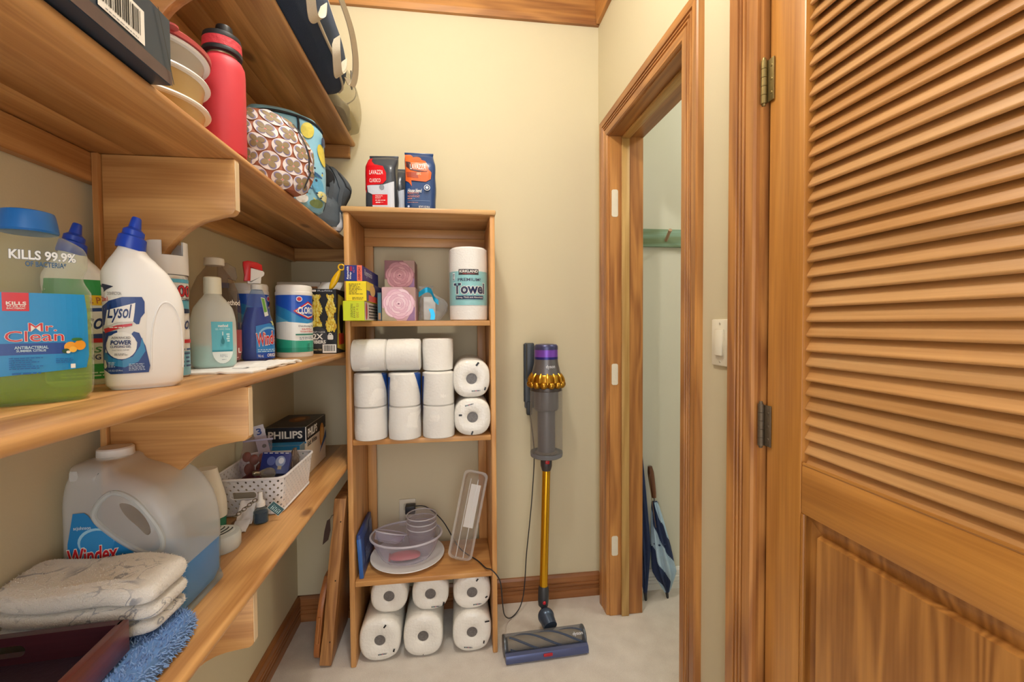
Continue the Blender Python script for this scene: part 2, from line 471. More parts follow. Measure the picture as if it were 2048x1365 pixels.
CAS = dict(light='C48A4A', dark='86522A', knots=0, rough=.36, fine=.55, ring=1.05)
WZ, WY, WX = WOOD('z', **CAS), WOOD('y', **CAS), WOOD('x', **CAS)
# casing profile: (distance outward from opening, projection from wall)
CP = [(0, 0), (0, .012), (.004, .017), (.027, .018), (.029, .0125), (.033, .0125), (.035, .018), (.039, .018), (.041, .0125), (.045, .0125), (.047, .018), (.051, .018), (.053, .0125), (.057, .0125), (.059, .0185), (.083, .020), (.088, .017), (.088, 0)]
def casing(parent, y0, y1, zt, x):
    def ring(f): return [f(a, b2) for a, b2 in CP]
    far = [ring(lambda a, b2: (x-b2, y1+a, 0.001)), ring(lambda a, b2: (x-b2, y1+a, zt+a))]
    head = [ring(lambda a, b2: (x-b2, y1+a, zt+a)), ring(lambda a, b2: (x-b2, y0-a, zt+a))]
    near = [ring(lambda a, b2: (x-b2, y0-a, zt+a)), ring(lambda a, b2: (x-b2, y0-a, 0.001))]
    obj('casing_leg', skinrings(far), WZ, parent, smooth=0); obj('casing_head', skinrings(head), WY, parent, smooth=0); obj('casing_leg', skinrings(near), WZ, parent, smooth=0)
JY0, JY1, JZ = 1.175, 1.770, 2.060
t1 = struct('trim_1', box(RX-.004, JY1, .001, CX+.008, OY1, JZ+.018), WZ, 'honey stained wooden doorway frame with fluted casing and filled hinge mortises')
obj('jamb', box(RX-.004, OY0, .001, CX+.008, JY0, JZ+.018), WZ, t1, smooth=0)
obj('head_jamb', box(RX-.004, JY0, JZ, CX+.008, JY1, JZ+.018), WY, t1, smooth=0)
STOPW = WOOD('z', light='CFA968', dark='A57D40', knots=0, rough=.45)
obj('door_stop', box(1.385, JY1-.012, .001, 1.418, JY1, JZ, .002), STOPW, t1, 'paler bare wood stop strip')
obj('door_stop', box(1.385, JY0, .001, 1.418, JY0+.012, JZ, .002), STOPW, t1, 'paler bare wood stop strip')
obj('door_stop', box(1.385, JY0+.012, JZ-.012, 1.418, JY1-.012, JZ, .002), WOOD('y', light='CFA968', dark='A57D40', knots=0, rough=.45), t1)
casing(t1, JY0-.006, JY1+.006, JZ+.004, RX)
PUT = P('DCD3BE', .8, bump=.3, bscale=90)
for z0, z1 in ((1.722, 1.837), (1.007, 1.098), (.265, .351)):
    obj('putty_patch', prism(rrpts(1.343, z0, 1.371, z1, .008), JY1-.0016, JY1+.001, 'y'), PUT, t1, 'white filler patch in hinge mortise')
# ---- louvre door frame and door
t2 = struct('trim_2', box(RX-.004, .853, .001, CX+.008, LY1, LZ-.001), WZ, 'honey stained wooden frame around the louvered door')
obj('jamb', box(RX-.004, LY0, .001, CX+.008, LY0+.012, LZ-.001), WZ, t2, smooth=0)
obj('head_jamb', box(RX-.004, LY0+.012, LZ-.016, CX+.008, .853, LZ-.001), WY, t2, smooth=0)
obj('door_stop', box(1.39, .840, .001, 1.42, .853, LZ-.016), WZ, t2, smooth=0)
casing(t2, LY0+.008, .862, LZ-.01, RX)
door = bpy.data.objects.new('door_1', None); COL.objects.link(door); door['kind'] = 'structure'
door['label'] = 'wooden louvered closet door with raised lower panel and aged brass hinges'
door.location = (1.347, .848, 0)
DW = dict(light='CB8F44', dark='9A6226', knots=0, rough=.36, ring=.6)
DZ, DY = WOOD('z', **DW), WOOD('y', **DW)
dw, th, sw = .762, .035, .094
obj('stile', box(0, -sw, .012, th, 0, 2.035, .004), DZ, door); obj('stile', box(0, -dw, .012, th, -dw+sw, 2.035, .004), DZ, door)
for z0, z1 in ((.012, .26), (.897, .993), (1.93, 2.035)): obj('rail', box(.001, -dw+sw, z0, th-.001, -sw, z1, .004), DY, door)
obj('rail_bead', tube([(.004, -dw+sw+.003, .9945), (.004, -sw-.003, .9945)], .0035, 8), DY, door)
# raised panel
y0, y1, z0, z1 = -dw+sw, -sw, .26, .897
V = []; 
for ins, x in ((-.006, .013), (.012, .015), (.030, .020), (.034, .006)):
    V += [(x, y0+ins, z0+ins), (x, y1-ins, z0+ins), (x, y1-ins, z1-ins), (x, y0+ins, z1-ins)]
V += [(.024, y0-.006, z0-.006), (.024, y1+.006, z0-.006), (.024, y1+.006, z1+.006), (.024, y0-.006, z1+.006)]
Fc = []
for a, b2 in ((0, 4), (4, 8), (8, 12)):
    for i in range(4): Fc.append((a+i, a+(i+1) % 4, b2+(i+1) % 4, b2+i))
Fc += [(12, 13, 14, 15), (16, 19, 18, 17)]
for i in range(4): Fc.append((i, 16+i, 16+(i+1) % 4, (i+1) % 4))
obj('panel', (V, Fc), WOOD('z', light='C98E48', dark='7E4A1C', knots=.25, rough=.36, ring=2.2, fine=.6), door, 'raised flat panel with dark wavy grain', smooth=0)
for yy in (y0+.003, y1-.003): obj('panel_bead', tube([(.004, yy, z0), (.004, yy, z1)], .004, 8), DZ, door)
# slats: room edge low, far edge high, rounded room edge
SL = []
ang = radians(60); L = .040; tt = .0072
def slat():
    prof = [(-L/2, -tt/2)]
    for i in range(7):
        a = -pi/2-pi*i/6; 
    pr = []
    for i in range(7): a = pi/2+pi*i/6; pr.append((-L/2+tt/2*cos(a), tt/2*sin(a)))
    pr += [(L/2, -tt/2), (L/2, tt/2)]
    return [(p*cos(ang)-q*sin(ang), p*sin(ang)+q*cos(ang)) for p, q in pr]
pr = slat(); g = skinrings([[(p, yy, q) for p, q in pr] for yy in (-dw+sw-.003, -sw+.003)])
sm = mesh('slat', g, WOOD('y', light='D8A66C', dark='AE7A40', knots=0, rough=.36, ring=.5), 0); fixn(sm)
sm.polygons.foreach_set('use_smooth', [True]*len(sm.polygons)); sm.set_sharp_from_angle(angle=radians(35))
z = 1.0052
while z < 1.925:
    o = bpy.data.objects.new('slat', sm); COL.objects.link(o); o.parent = door; o.location = (.0215, 0, z); z += .0286
BRASS = P('8C7B4E', .45, .85, var=.25, scale=120); RUST = P('6F6250', .6, .7, var=.3, scale=140)
for zc, m in ((1.78, BRASS), (1.048, RUST)):
    h = obj('hinge', gjoin(*[lathe([(.0055, zc-.045+i*.0182), (.0062, zc-.0445+i*.0182), (.0062, zc-.0275+i*.0182), (.0055, zc-.027+i*.0182)], 12, (-.009, .006)) for i in range(5)], lathe([(.003, zc-.05), (.0042, zc-.048), (.0042, zc+.049), (.003, zc+.052)], 10, (-.009, .006))), m, door, 'worn metal butt hinge')
    obj('hinge_leaf', box(-.0045, -.016, zc-.044, -.0008, .002, zc+.044, .0008), m, h)
    for k in (-1, 0, 1): obj('screw', lathe([(.0032, 0), (.002, .001)], 10), m, h).matrix_local = Matrix.Translation((-.0045, -.010, zc+k*.028)) @ Matrix.Rotation(-pi/2, 4, 'Y')
# ---- baseboards and crown
def trimprof(h, t):   # (height, projection)
    return [(0, 0), (0, t), (h*.30, t), (h*.32, t*.7), (h*.36, t*.7), (h*.38, t), (h*.46, t), (h*.48, t*.7), (h*.52, t*.7), (h*.54, t), (h*.62, t), (h*.64, t*.7), (h*.68, t*.7), (h*.70, t), (h*.9, t), (h, t*.6), (h, 0)]
BB = dict(light='AE7342', dark='804E26', knots=0, rough=.4)
tp = trimprof(.108, .015)
struct('baseboard_back', skinrings([[(x, DX-b2, a+.0005) for a, b2 in tp] for x in (.0, RX)]), WOOD('x', **BB))
struct('baseboard_left', skinrings([[(b2, y, a+.0005) for a, b2 in tp] for y in (-1.2, DX-.0005)]), WOOD('y', **BB))
struct('baseboard_right', skinrings([[(RX-b2, y, a+.0005) for a, b2 in tp] for y in (.951, 1.08)]), WOOD('y', **BB))
WPNT = P('E6E6E2', .5)
struct('baseboard_closet', skinrings([[(x, DX-b2, a*.9) for a, b2 in trimprof(.11, .014)] for x in (CX, 3.2)]), WPNT, 'white painted baseboard of the closet')
cpz = [(2.615, 0), (2.615, .016), (2.64, .02), (2.75, .024), (2.75, 0)]
struct('trim_3', skinrings([[(x, DX-b2, a) for a, b2 in cpz] for x in (0, RX)]), WX, 'wooden crown board along the end wall')
struct('trim_4', skinrings([[(RX-b2, y, a) for a, b2 in cpz] for y in (-1.2, DX-.024)]), WY, 'wooden crown board along the doorway wall')
struct('trim_5', skinrings([[(b2, y, a) for a, b2 in cpz] for y in (-1.2, DX-.024)]), WY, 'wooden crown board above the long shelves')
# ---- fill lamp added out of sight to brighten the closet wall
cl = thing('closet_fill_lamp', 'small round unseen lamp added to brighten the closet', 'lamp', (2.35, 1.30, 2.75))
obj('lamp_base', lathe([(.07, -.012), (.08, -.008), (.08, 0)], 32), P('CFC8B8', .3, .6), cl)
cgl, cgt = newmat('closet_fill_glow'); cgt.b.inputs['Emission Color'].default_value = (1, .96, .88, 1); cgt.b.inputs['Emission Strength'].default_value = 3
obj('lamp_bowl', lathe([(.012, -.05), (.04, -.044), (.07, -.012)], 32, cap1=False), cgl, cl)
ld = bpy.data.lights.new('closet_fill_light', 'POINT'); ld.energy = 13; ld.color = (1, .97, .90); ld.shadow_soft_size = .05
lo = bpy.data.objects.new('closet_fill_light', ld); COL.objects.link(lo); lo.location = (2.35, 1.30, 2.60)
# ---- ceiling lamp (out of frame overhead)
lt = thing('ceiling_lamp', 'round flush ceiling lamp with a frosted glass bowl', 'lamp', (LAMP.x, LAMP.y, 2.75))
obj('lamp_base', lathe([(.13, -.018), (.14, -.012), (.14, 0), (.0, 0)][:3], 40), P('CFC8B8', .3, .6), lt)
gl, gt = newmat('lamp_glow'); gt.b.inputs['Emission Color'].default_value = (1, .9, .74, 1); gt.b.inputs['Emission Strength'].default_value = 3; gt.b.inputs['Base Color'].default_value = (.9, .88, .8, 1)
obj('lamp_bowl', lathe([(.012, -.062), (.06, -.056), (.1, -.04), (.122, -.018)], 40, cap1=False), gl, lt)
ld = bpy.data.lights.new('lamp_light', 'POINT'); ld.energy = LAMP_POWER; ld.color = (1, .95, .88); ld.shadow_soft_size = .055
lo = bpy.data.objects.new('lamp_light', ld); COL.objects.link(lo); lo.location = LAMP

# ================================================================ long wall shelving
PINE = dict(light='DAA86A', dark='A26C38', rough=.4)
PY, PX, PZ = WOOD('y', knots=.75, **PINE), WOOD('x', knots=0, **PINE), WOOD('z', knots=.15, **PINE)
ws = thing('wall_shelving', 'long built-in pine wall shelving with curved brackets and cleats', 'shelving', (0, 0, 0))
S1, S2, S3, S4 = 2.049, 1.613, 1.171, .755
for zt, xs in ((S1, .268), (S2, .264), (S3, .281), (S4, .284)):
    zb = zt-.02; p = [.0004, xs*.34, xs*.67, xs]
    for i in range(3):
        if i == 2:
            R_ = .009
            pf = [(p[2]+.0004, zb), (xs-R_, zb)]+[(xs-R_+R_*sin(a), zb+.01-.01*cos(a)) for a in [pi*k/8 for k in range(1, 8)]]+[(xs-R_, zt), (p[2]+.0004, zt)]
            g = prism(pf, -1.0, DX-.0005, 'y')
        else: g = box(p[i]+.0004, -1.0, zb, p[i+1]-.0001, DX-.0005, zt, .0006, 1)
        obj('shelf_plank', g, PY, ws, smooth=50)
    obj('cleat', box(.0004, -1.0, zb-.055, .019, DX-.0005, zb-.0004, .0015, 1), PY, ws)
    obj('cleat', box(.0195, DX-.019, zb-.052, xs-.02, DX-.0005, zb-.0004, .0015, 1), PX, ws)
    # bracket plate
    pf = [(.031, zb-.0004), (.277 if xs > .27 else .262, zb-.0004)]; xf = pf[1][0]
    pf += [(xf, zb-.098), (xf-.003, zb-.104), (xf-.009, zb-.108), (xf-.02, zb-.109)]
    for k in range(1, 13):
        a = pi/2*k/12; pf.append((.245-.15*sin(a), zb-.112-.22*(1-cos(a))))
    pf += [(.031, zb-.345)]
    bk = obj('bracket', prism(pf, .905, .925, 'y', r=.003, seg=2), PX, ws, 'curved shelf bracket board')
    obj('bracket_edge', box(xf-.001, .9072, zb-.098, xf+.0008, .9228, zb-.003, .0004, 1), P('E2C9A2', .5, var=.05), bk, 'pale bare wood front edge')
for za, zb in ((S4-.0206-.0, 0), ):
    pass
zs = [.0, S4-.0205, S4, S3-.0205, S3, S2-.0205, S2, S1-.0205]
for a, b2 in zip(zs[0::2], zs[1::2]):
    obj('post', box(.0192, .898, max(a, .112)+.0004, .0305, .945, b2, .0012, 1), PZ, ws)
# ================================================================ freestanding pine shelf unit
def crop(cx, y0, k, ky=None):
    t = lambda X, Y: ((X-cx)*k, (y0-Y)*(ky or k))
    return t, (lambda X0, Y0, X1, Y1: t(X0, Y1)+t(X1, Y0)), (lambda *a: [t(a[i], a[i+1]) for i in range(0, len(a), 2)])
UL, UR, UF, UB, UT = .286, .833, 1.628, 1.912, 1.698
un = thing('shelf_unit', 'narrow freestanding pine shelf unit against the end wall', 'shelf unit', ((UL+UR)/2, UB, 0))
inv = Matrix.Translation((-(UL+UR)/2, -UB, 0))
def up(name, g, m, **k): return obj(name, gx(g, inv), m, un, **k)
UP = dict(light='DCA868', dark='B27A42', rough=.42)
UZ, UX = WOOD('z', knots=.3, **UP), WOOD('x', knots=.5, **UP)
up('side_panel', box(UL, UF, 0, UL+.02, UB, 1.678, .004), UZ); up('side_panel', box(UR-.019, UF, 0, UR, UB, 1.678, .004), UZ)
up('top_board', box(UL-.007, UF-.01, 1.6785, UR+.004, UB, UT, .006), WOOD('x', knots=.5, light='E0B87E', dark='C08A4C', rough=.42))
for zt in (1.285, .849, .322): up('shelf', box(UL+.0205, UF+.001, zt-.02, UR-.0195, UB-.02, zt, .003), UX)
for z0, z1 in ((1.603, 1.6405), (1.6408, 1.678)): up('back_rail', box(UL+.0205, UB-.019, z0, UR-.0195, UB, z1, .0015), UX)
up('back_stile', box(UL+.0205, UB-.019, .112, UL+.055, UB, 1.6025, .0015), UZ); up('back_stile', box(UR-.055, UB-.019, .112, UR-.0195, UB, 1.6025, .0015), UZ)
# ---- coffee bags on top
def coffee_bag(name, label, loc, h, base, deco, rz=0, lean=0):
    r = thing(name, label, 'coffee bag', loc, rz, 'coffee bags on the shelf unit')
    lf = Loft([(0, 0, 0, .052, .034, 5), (.004, 0, 0, .0565, .037, 5), (h*.45, .001, -.001, .057, .038, 4.5), (h*.78, 0, 0, .0565, .033, 4), (h*.93, lean, .006, .055, .018, 3.5), (h, lean*1.5, .010, .054, .004, 3)], 5, 44)
    obj('bag_body', lf.geo(wob=.0035, wsc=22, seed=len(label) % 5), base, r)
    obj('bag_seal', gx(box(-.054, -.004, 0, .054, .004, .006, .001), loc=(lean*1.5, .010, h-.001)), base, r)
    if deco:
        p = Print(lf.front(), (.008, .008), base=.0022, step=.0004); deco(p, h); p.done('printed_front', r)
    return r
SLATE = P('3B4048', .28, var=.15, scale=40, bump=.25, bscale=40); BLUEF = P('1F3F70', .28, var=.1, scale=40, bump=.25, bscale=40)
def red_deco(p, h):
    t, B, PT = crop(811, 1195, .000215, .000248)
    RD = P('D0141E', .28, var=.08, bump=.2, bscale=40); SV = P('C9CED8', .3, var=.06, bump=.2, bscale=40)
    p.poly(PT(556, 420, 640, 400, 650, 470, 720, 530, 870, 560, 925, 660, 925, 770, 860, 830, 590, 850, 590, 960, 552, 900), RD)
    p.poly(PT(595, 850, 860, 845, 950, 820, 1050, 785, 1056, 1180, 690, 1180, 690, 985, 615, 950), SV)
    p.rect(*B(690, 985, 945, 1140), RD); p.ell(*t(850, 880), .009, .010, P('8B9099', .4))
    p.text('LAVAZZA', *B(640, 625, 872, 690), WHITE, bold=.0, shear=.1); p.text('CLASSICO', *B(642, 752, 830, 808), WHITE)
    p.text('MEDIUM', *B(742, 1000, 860, 1020), WHITE); p.text('ROAST', *B(742, 1028, 835, 1048), WHITE)
    p.lines(*B(742, 1056, 925, 1078), 1, WHITE)
    for i in range(5): p.ell(*t(760+i*27, 1105), .0022, .0022, WHITE if i < 3 else P('E07070'))
def blue_deco(p, h):
    t, B, PT = crop(1440, 1205, .000222, .000248)
    OR = P('E0642A', .28, var=.12, bump=.2, bscale=40); BR = P('A5442A', .35, var=.2); CU = P('D98B6A')
    p.poly(PT(1202, 330, 1300, 335, 1350, 400, 1540, 460, 1580, 540, 1585, 590, 1635, 640, 1620, 740, 1540, 785, 1300, 770, 1310, 860, 1262, 800, 1204, 770), OR)
    p.ell(*t(1400, 430), .017, .012, P('B5602F', .4, var=.3)); p.poly(PT(1215, 640, 1400, 650, 1420, 735, 1230, 720), BR)
    p.poly(PT(1210, 470, 1290, 490, 1320, 600, 1560, 630, 1585, 590, 1570, 620, 1420, 640, 1290, 615, 1220, 560), P('4A2A30', .35))
    p.text('LAVAZZA', *B(1285, 525, 1545, 602), WHITE, bold=.0); p.text('1895', *B(1390, 650, 1460, 690), P('F3D9B0'))
    p.text('House blend', *B(1240, 895, 1472, 950), WHITE, shear=.25, bold=.01); p.text('PERFETTO', *B(1240, 950, 1420, 980), CU)
    p.text('MEDIUM ROAST', *B(1240, 995, 1440, 1025), CU)
    for i in range(5): p.ell(*t(1250+i*26, 1045), .002, .002, CU if i < 3 else P('5C86B8'))
    p.rect(*B(1240, 1072, 1610, 1076), P('7E93B5')); p.lines(*B(1240, 1090, 1430, 1105), 1, CU)
    p.text('NET WT 12 OZ (340 g)', *B(1425, 1150, 1602, 1188), WHITE); p.ell(*t(1258, 1162), .004, .004, P('B9C8EA'))
    p.ell(*t(1560, 880), .011, .011, WHITE); p.ell(*t(1560, 880), .009, .009, BLUEF); p.ell(*t(1560, 880), .005, .005, WHITE)
coffee_bag('coffee_bag', 'red and dark foil coffee bag with silver lower half, upright', (.415, 1.690, UT), .205, SLATE, red_deco, rz=-.1, lean=.004)
coffee_bag('coffee_bag', 'dark blue foil coffee bag with an orange swirl', (.556, 1.690, UT), .222, BLUEF, blue_deco, rz=.0, lean=-.003)
coffee_bag('coffee_bag', 'second red and silver coffee bag, half hidden behind the red bag', (.441, 1.783, UT), .19, SLATE, red_deco, rz=-.1)
coffee_bag('coffee_bag', 'plain dark foil coffee bag standing at the very back', (.517, 1.868, UT), .165, SLATE, None)
# ---- upper compartment
A = 1.2853
kr = thing('paper_towel_roll', 'upright paper towel roll with a teal printed wrapper', 'paper towel', (.735, 1.708, A), -.02)
PAPER = P('EFEDE8', .8, var=.02, bump=.5, bscale=160); PAPERS = P('EEEBE4', .75, var=.03, scale=60, bump=.35, bscale=120)
kl = Loft([(0, 0, 0, .066, .066, 2), (.004, 0, 0, .072, .072, 2), (.14, 0, 0, .0735, .0735, 2), (.272, 0, 0, .072, .072, 2), (.279, 0, 0, .064, .064, 2)], 3, 48)
obj('paper', kl.geo(), PAPER, kr)
TEAL = P('8CCBCF', .35, var=.12, scale=140)
p = Print(kl.front(), (.006, .03), base=.0012); t, B, PT = crop(1008, 1297, .000512)
p.rect(-.11, .058, .11, .186, TEAL); p.rect(*B(932, 920, 1086, 962), BLACK); p.text('KIRKLAND', *B(940, 926, 1080, 945), WHITE, bold=.02)
p.text('Signature', *B(965, 947, 1055, 958), RED); p.text('PREMIUM!', *B(925, 985, 1105, 1008), NAVY, bold=.01)
p.text('Towel', *B(886, 1022, 1142, 1102), NAVY, bold=.035, halo=WHITE, hw=.04); p.rect(*B(905, 1115, 1130, 1140), NAVY)
p.text('Strong, Thick and Absorbent', *B(912, 1120, 1124, 1136), WHITE)
p.rect(*B(872, 945, 898, 1000), P('D7E7EA')); p.lines(*B(874, 950, 896, 996), 4, NAVY)
w = p.done('wrapper_print', kr)
CLR = CLEAR('FFFFFF', .05, .1, edge=.35, wrinkle=.6)
obj('wrapper', kl.geo(off=.0032, wob=.0015, wsc=25), CLR, kr)
# foil and parchment boxes
def carton(name, label, cat, loc, sx, sy, sz, mat, rz=0, group=None, r=.0008):
    q = thing(name, label, cat, loc, rz, group)
    obj('carton', box(0, 0, 0, sx, sy, sz, r, 1), mat, q, smooth=0)
    fr = flatmap((0, 0, 0), (1, 0, 0), (0, 0, 1)); rt = flatmap((sx, 0, 0), (0, 1, 0), (0, 0, 1)); tp = flatmap((0, 0, sz), (1, 0, 0), (0, 1, 0))
    return q, Print(fr), Print(rt), Print(tp)
LIME = P('C9D51C', .4); YEL = P('F0D80E', .4); DBL = P('1D2F80', .35); ORG = P('EE7355', .4); MAG = P('B92A7A', .4)
q, f, r_, t_ = carton('kitchen_box', 'lime green parchment paper box at the bottom of its stack', 'box', (.312, 1.50, A), .069, .3, .066, LIME)
f.text('PARCHMENT', .024, .010, .032, .056, P('6A7A10'), rot=-90); f.text('15 x 200', .043, .010, .051, .056, P('A8891A'), rot=-90)
f.lines(.034, .01, .040, .05, 6, P('8A8A14')); f.done('end_print', q)
r_.rect(.002, .002, .298, .064, P('D9D7D2')); r_.ell(.03, .033, .016, .03, P('B3262C')); r_.lines(.07, .008, .28, .06, 5, P('4A4642'), th=.6); r_.done('side_print', q)
q, f, r_, t_ = carton('kitchen_box', 'yellow wrap box in the middle of its stack', 'box', (.322, 1.502, A+.0664), .066, .3, .0655, YEL, rz=.0)
f.lines(.010, .022, .056, .060, 8, P('7C6A0C'), rag=.5); f.lines(.02, .005, .056, .014, 2, P('7C6A0C')); f.done('end_print', q)
r_.rect(.0, .0, .3, .0655, P('27336B')); r_.rect(.0, .036, .12, .0655, YEL); r_.rect(.03, .0, .3, .022, P('C7442A')); r_.ell(.1, .04, .05, .02, P('D8B46A')); r_.done('side_print', q)
q, f, r_, t_ = carton('kitchen_box', 'blue foil wrap box with orange stripe on top of its stack', 'box', (.317, 1.505, A+.1324), .058, .3, .053, DBL)
f.rect(.041, 0, .0575, .053, ORG); f.text('Reynolds', .008, .006, .016, .049, WHITE, rot=90, bold=.02, shear=.15); f.text('Wrap', .017, .006, .024, .030, WHITE, rot=90, bold=.02, shear=.15)
f.text('250', .018, .033, .026, .049, RED, rot=90, bold=.03); f.text('SQ FT', .029, .028, .034, .048, P('D37A9A'), rot=90); f.text('EVERYDAY', .045, .005, .053, .048, P('8B1530'), rot=90, bold=.02); f.done('end_print', q)
r_.text('Reynolds', .03, .018, .17, .045, P('B9C2D6'), bold=.02, shear=.15); r_.done('side_print', q)
# rose boxes
def rose(p, cx, cy, R, pal):
    a0 = 0.3
    for k, (rr, n, sz) in enumerate(((.74, 7, .46), (.60, 6, .42), (.46, 6, .34), (.33, 5, .27), (.21, 5, .2), (.11, 4, .13))):
        for i in range(n):
            a = a0+2*pi*i/n
            p.ell(cx+R*rr*cos(a), cy+R*rr*sin(a), R*sz*1.18, R*sz*.86, pal[(i+k) % 2], rot=a+pi/2)
            p.ell(cx+R*(rr-.02)*cos(a), cy+R*(rr-.02)*sin(a), R*sz*1.15, R*sz*.83, pal[2+(i*2+k) % 3], rot=a+pi/2)
        a0 += .5
    p.ell(cx, cy, R*.07, R*.05, pal[5])
def rose_box(label, loc, s, pal, bg, rz=0):
    q, f, r_, t_ = carton('gift_box', label, 'box', loc, s, s, s*1.03, bg, rz, 'rose printed gift boxes')
    f.step = .00005; f.poly([(0, 0), (s*.45, 0), (s*.2, s*.35), (0, s*.4)], P('A39A7E', .5, var=.2)); f.poly([(s, s*1.03), (s*.6, s*1.03), (s, s*.6)], P('A9887E', .5, var=.2))
    f.poly([(s*.98, .0), (s*.98, s*.45), (s*.72, 0)], P('8D6C93', .5, var=.2)); rose(f, s*.5, s*.52, s*.42, pal); f.done('rose_print', q)
PK = [P(c, .5, var=.06, scale=90) for c in ('D3A0B8', 'C994AE', 'E6C2D0', 'DFB6C8', 'EBD0DA', '7E4A65')]
PK2 = [P(c, .5, var=.06, scale=90) for c in ('A76E79', '9C6570', 'BF8890', 'B58088', 'C9979C', '6A3B4C')]
rose_box('pink rose printed gift box standing at the front', (.413, 1.655, A), .122, PK, P('CBA7AE', .5, var=.1))
rose_box('rose printed gift box hidden under another at the back', (.402, 1.783, A), .118, PK2, P('8A5C62', .5, var=.1))
rose_box('darker rose printed gift box stacked on top at the back', (.404, 1.785, A+.1221), .118, PK2, P('8A5C62', .5, var=.1))
q, f, r_, t_ = carton('slim_box', 'slim dark teal box wedged beside the front rose box', 'box', (.396, 1.66, A), .0145, .11, .106, P('4A5560', .4))
f.rect(.002, .004, .0125, .102, P('3B6E7C', .4, var=.2)); f.text('JASMINE TEA', .0045, .03, .0105, .095, P('C9D9DC'), rot=-90) if False else None
f.rect(.003, .005, .0115, .03, P('A67C4E', .4, var=.3)); f.done('spine_print', q)
# cellophane gift bag with cyan ribbon
q = thing('cellophane_bag', 'clear cellophane gift bag with a shiny cyan ribbon', 'gift bag', (.586, 1.742, A), .1); q.scale = (.93, .93, 1)
lf = Loft([(0, 0, 0, .035, .04, 4), (.006, 0, 0, .046, .05, 3.5), (.05, .012, 0, .058, .05, 3), (.085, .006, 0, .05, .04, 2.6), (.105, -.01, 0, .03, .02, 2.2), (.118, -.02, 0, .02, .012, 2.2), (.135, -.02, 0, .03, .02, 2)], 5, 40)
obj('film', lf.geo(wob=.009, wsc=28), CLEAR('F4F6F8', .14, .05, edge=.5, wrinkle=1), q)
obj('card', box(-.030, -.02, .002, .02, .02, .094, .003), P('D9D8D2', .5), q)
CY = P('19A6D6', .18, .35, var=.25, scale=60)
cpth = catmull([(-.05, -.055, .1), (-.02, -.056, .118), (.0, -.06, .112), (.012, -.062, .085), (.03, -.06, .07)], 6)
obj('ribbon', ribbon(cpth, .020, (0, -.3, 1), .0015), CY, q)
obj('ribbon', ribbon(catmull([(-.002, -.058, .046), (.006, -.057, .025), (.004, -.057, .004)], 6), .018, (1, 0, 0), .0015), CY, q)
# ================================================================ paper rolls in the shelf unit
RZm = Matrix.Rotation(-pi/2, 4, 'X')      # local z -> +y
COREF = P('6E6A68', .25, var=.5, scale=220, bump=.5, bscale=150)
FILM = CLEAR('FFFFFF', .04, .08, edge=.25, wrinkle=.5)
def roll_mesh(R, L, sx, sz, seed):
    prof = [(.020, .03), (.0205, .004), (.026, .0005), (R-.02, 0), (R-.008, .003), (R-.002, .010), (R, .02), (R, L*.5), (R, L-.015), (R-.01, L)]
    n = 44; rings = []
    for r, z in prof:
        rg = []
        for j in range(n):
            a = 2*pi*j/n; k = min(1, max(0, (r-.026)/(R-.03))); pe = 2+.55*k
            x = r*(1+(sx-1)*k)*sup(cos(a), pe); y = r*(1+(sz-1)*k)*sup(sin(a), pe)
            w = noise.noise(Vector((cos(a)*1.3+seed*3, sin(a)*1.3, z*6)))*.004*k
            rg.append((x*(1+w*8), y*(1+w*8), z))
        rings.append(rg)
    return skinrings(rings)
def towel_roll(label, c, R=.0735, L=.27, sx=1, sz=1, marks=(), seed=0, group=None, rz=0):
    o = thing('paper_towel_roll', label, 'paper towel', (c[0], c[1], c[2]), rz, group)
    # origin at the base of the roll, c = underside centre of the front end
    up_ = Matrix.Translation((0, 0, R*sz)) @ RZm
    obj('paper', gx(roll_mesh(R, L, sx, sz, seed), up_), P('F1EEE6', .4, var=.03, bump=.7, bscale=110, coat=.6), o, smooth=50)
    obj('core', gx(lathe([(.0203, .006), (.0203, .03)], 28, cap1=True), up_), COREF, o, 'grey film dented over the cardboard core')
    for m in marks:
        pm = Print(lambda a, b2, off: up_ @ Vector((a, -b2, -off)), base=.0012, step=.0003)
        if m[0] == 'bar':
            _, x, y, a, l, w = m; dx, dy = cos(a), sin(a)
            pm.poly([(x-dx*l/2-dy*w/2, y-dy*l/2+dx*w/2), (x-dx*l/2+dy*w/2, y-dy*l/2-dx*w/2), (x+dx*l/2+dy*w/2, y+dy*l/2-dx*w/2), (x+dx*l/2-dy*w/2, y+dy*l/2+dx*w/2)], BLACK)
        else:
            _, x, y, a = m
            for k, cc in enumerate(('1B1E28', '2C6E78', '1B1E28', 'A5305A', '24405E', '15171C', '9FA4A8')):
                d = (k-3)*.0048; pm.ell(x+d*cos(a), y+d*sin(a), .0021, .0026, P(cc, .4), rot=a, n=8)
        pm.done('print_mark', o)
    return o
BK = .849
M1 = (('bar', .022, .055, .9, .016, .007), ('dots', .016, -.045, .05), ('bar', .05, -.038, 1.3, .012, .006))
M2 = (('dots', -.012, .048, .25), ('bar', -.045, .01, .0, .012, .007), ('bar', -.002, -.058, 1.2, .014, .006))
g = 'paper towel rolls lying end-on'
towel_roll('wrapped paper towel roll lying on top of another beside the toilet paper', (.741, 1.615, BK+.1455), R=.070, sx=1.0, sz=1.03, marks=M1, seed=1)
towel_roll('wrapped paper towel roll lying directly on the middle shelf', (.743, 1.612, BK+.0015), R=.070, sx=.98, sz=1.02, marks=M2, seed=2)
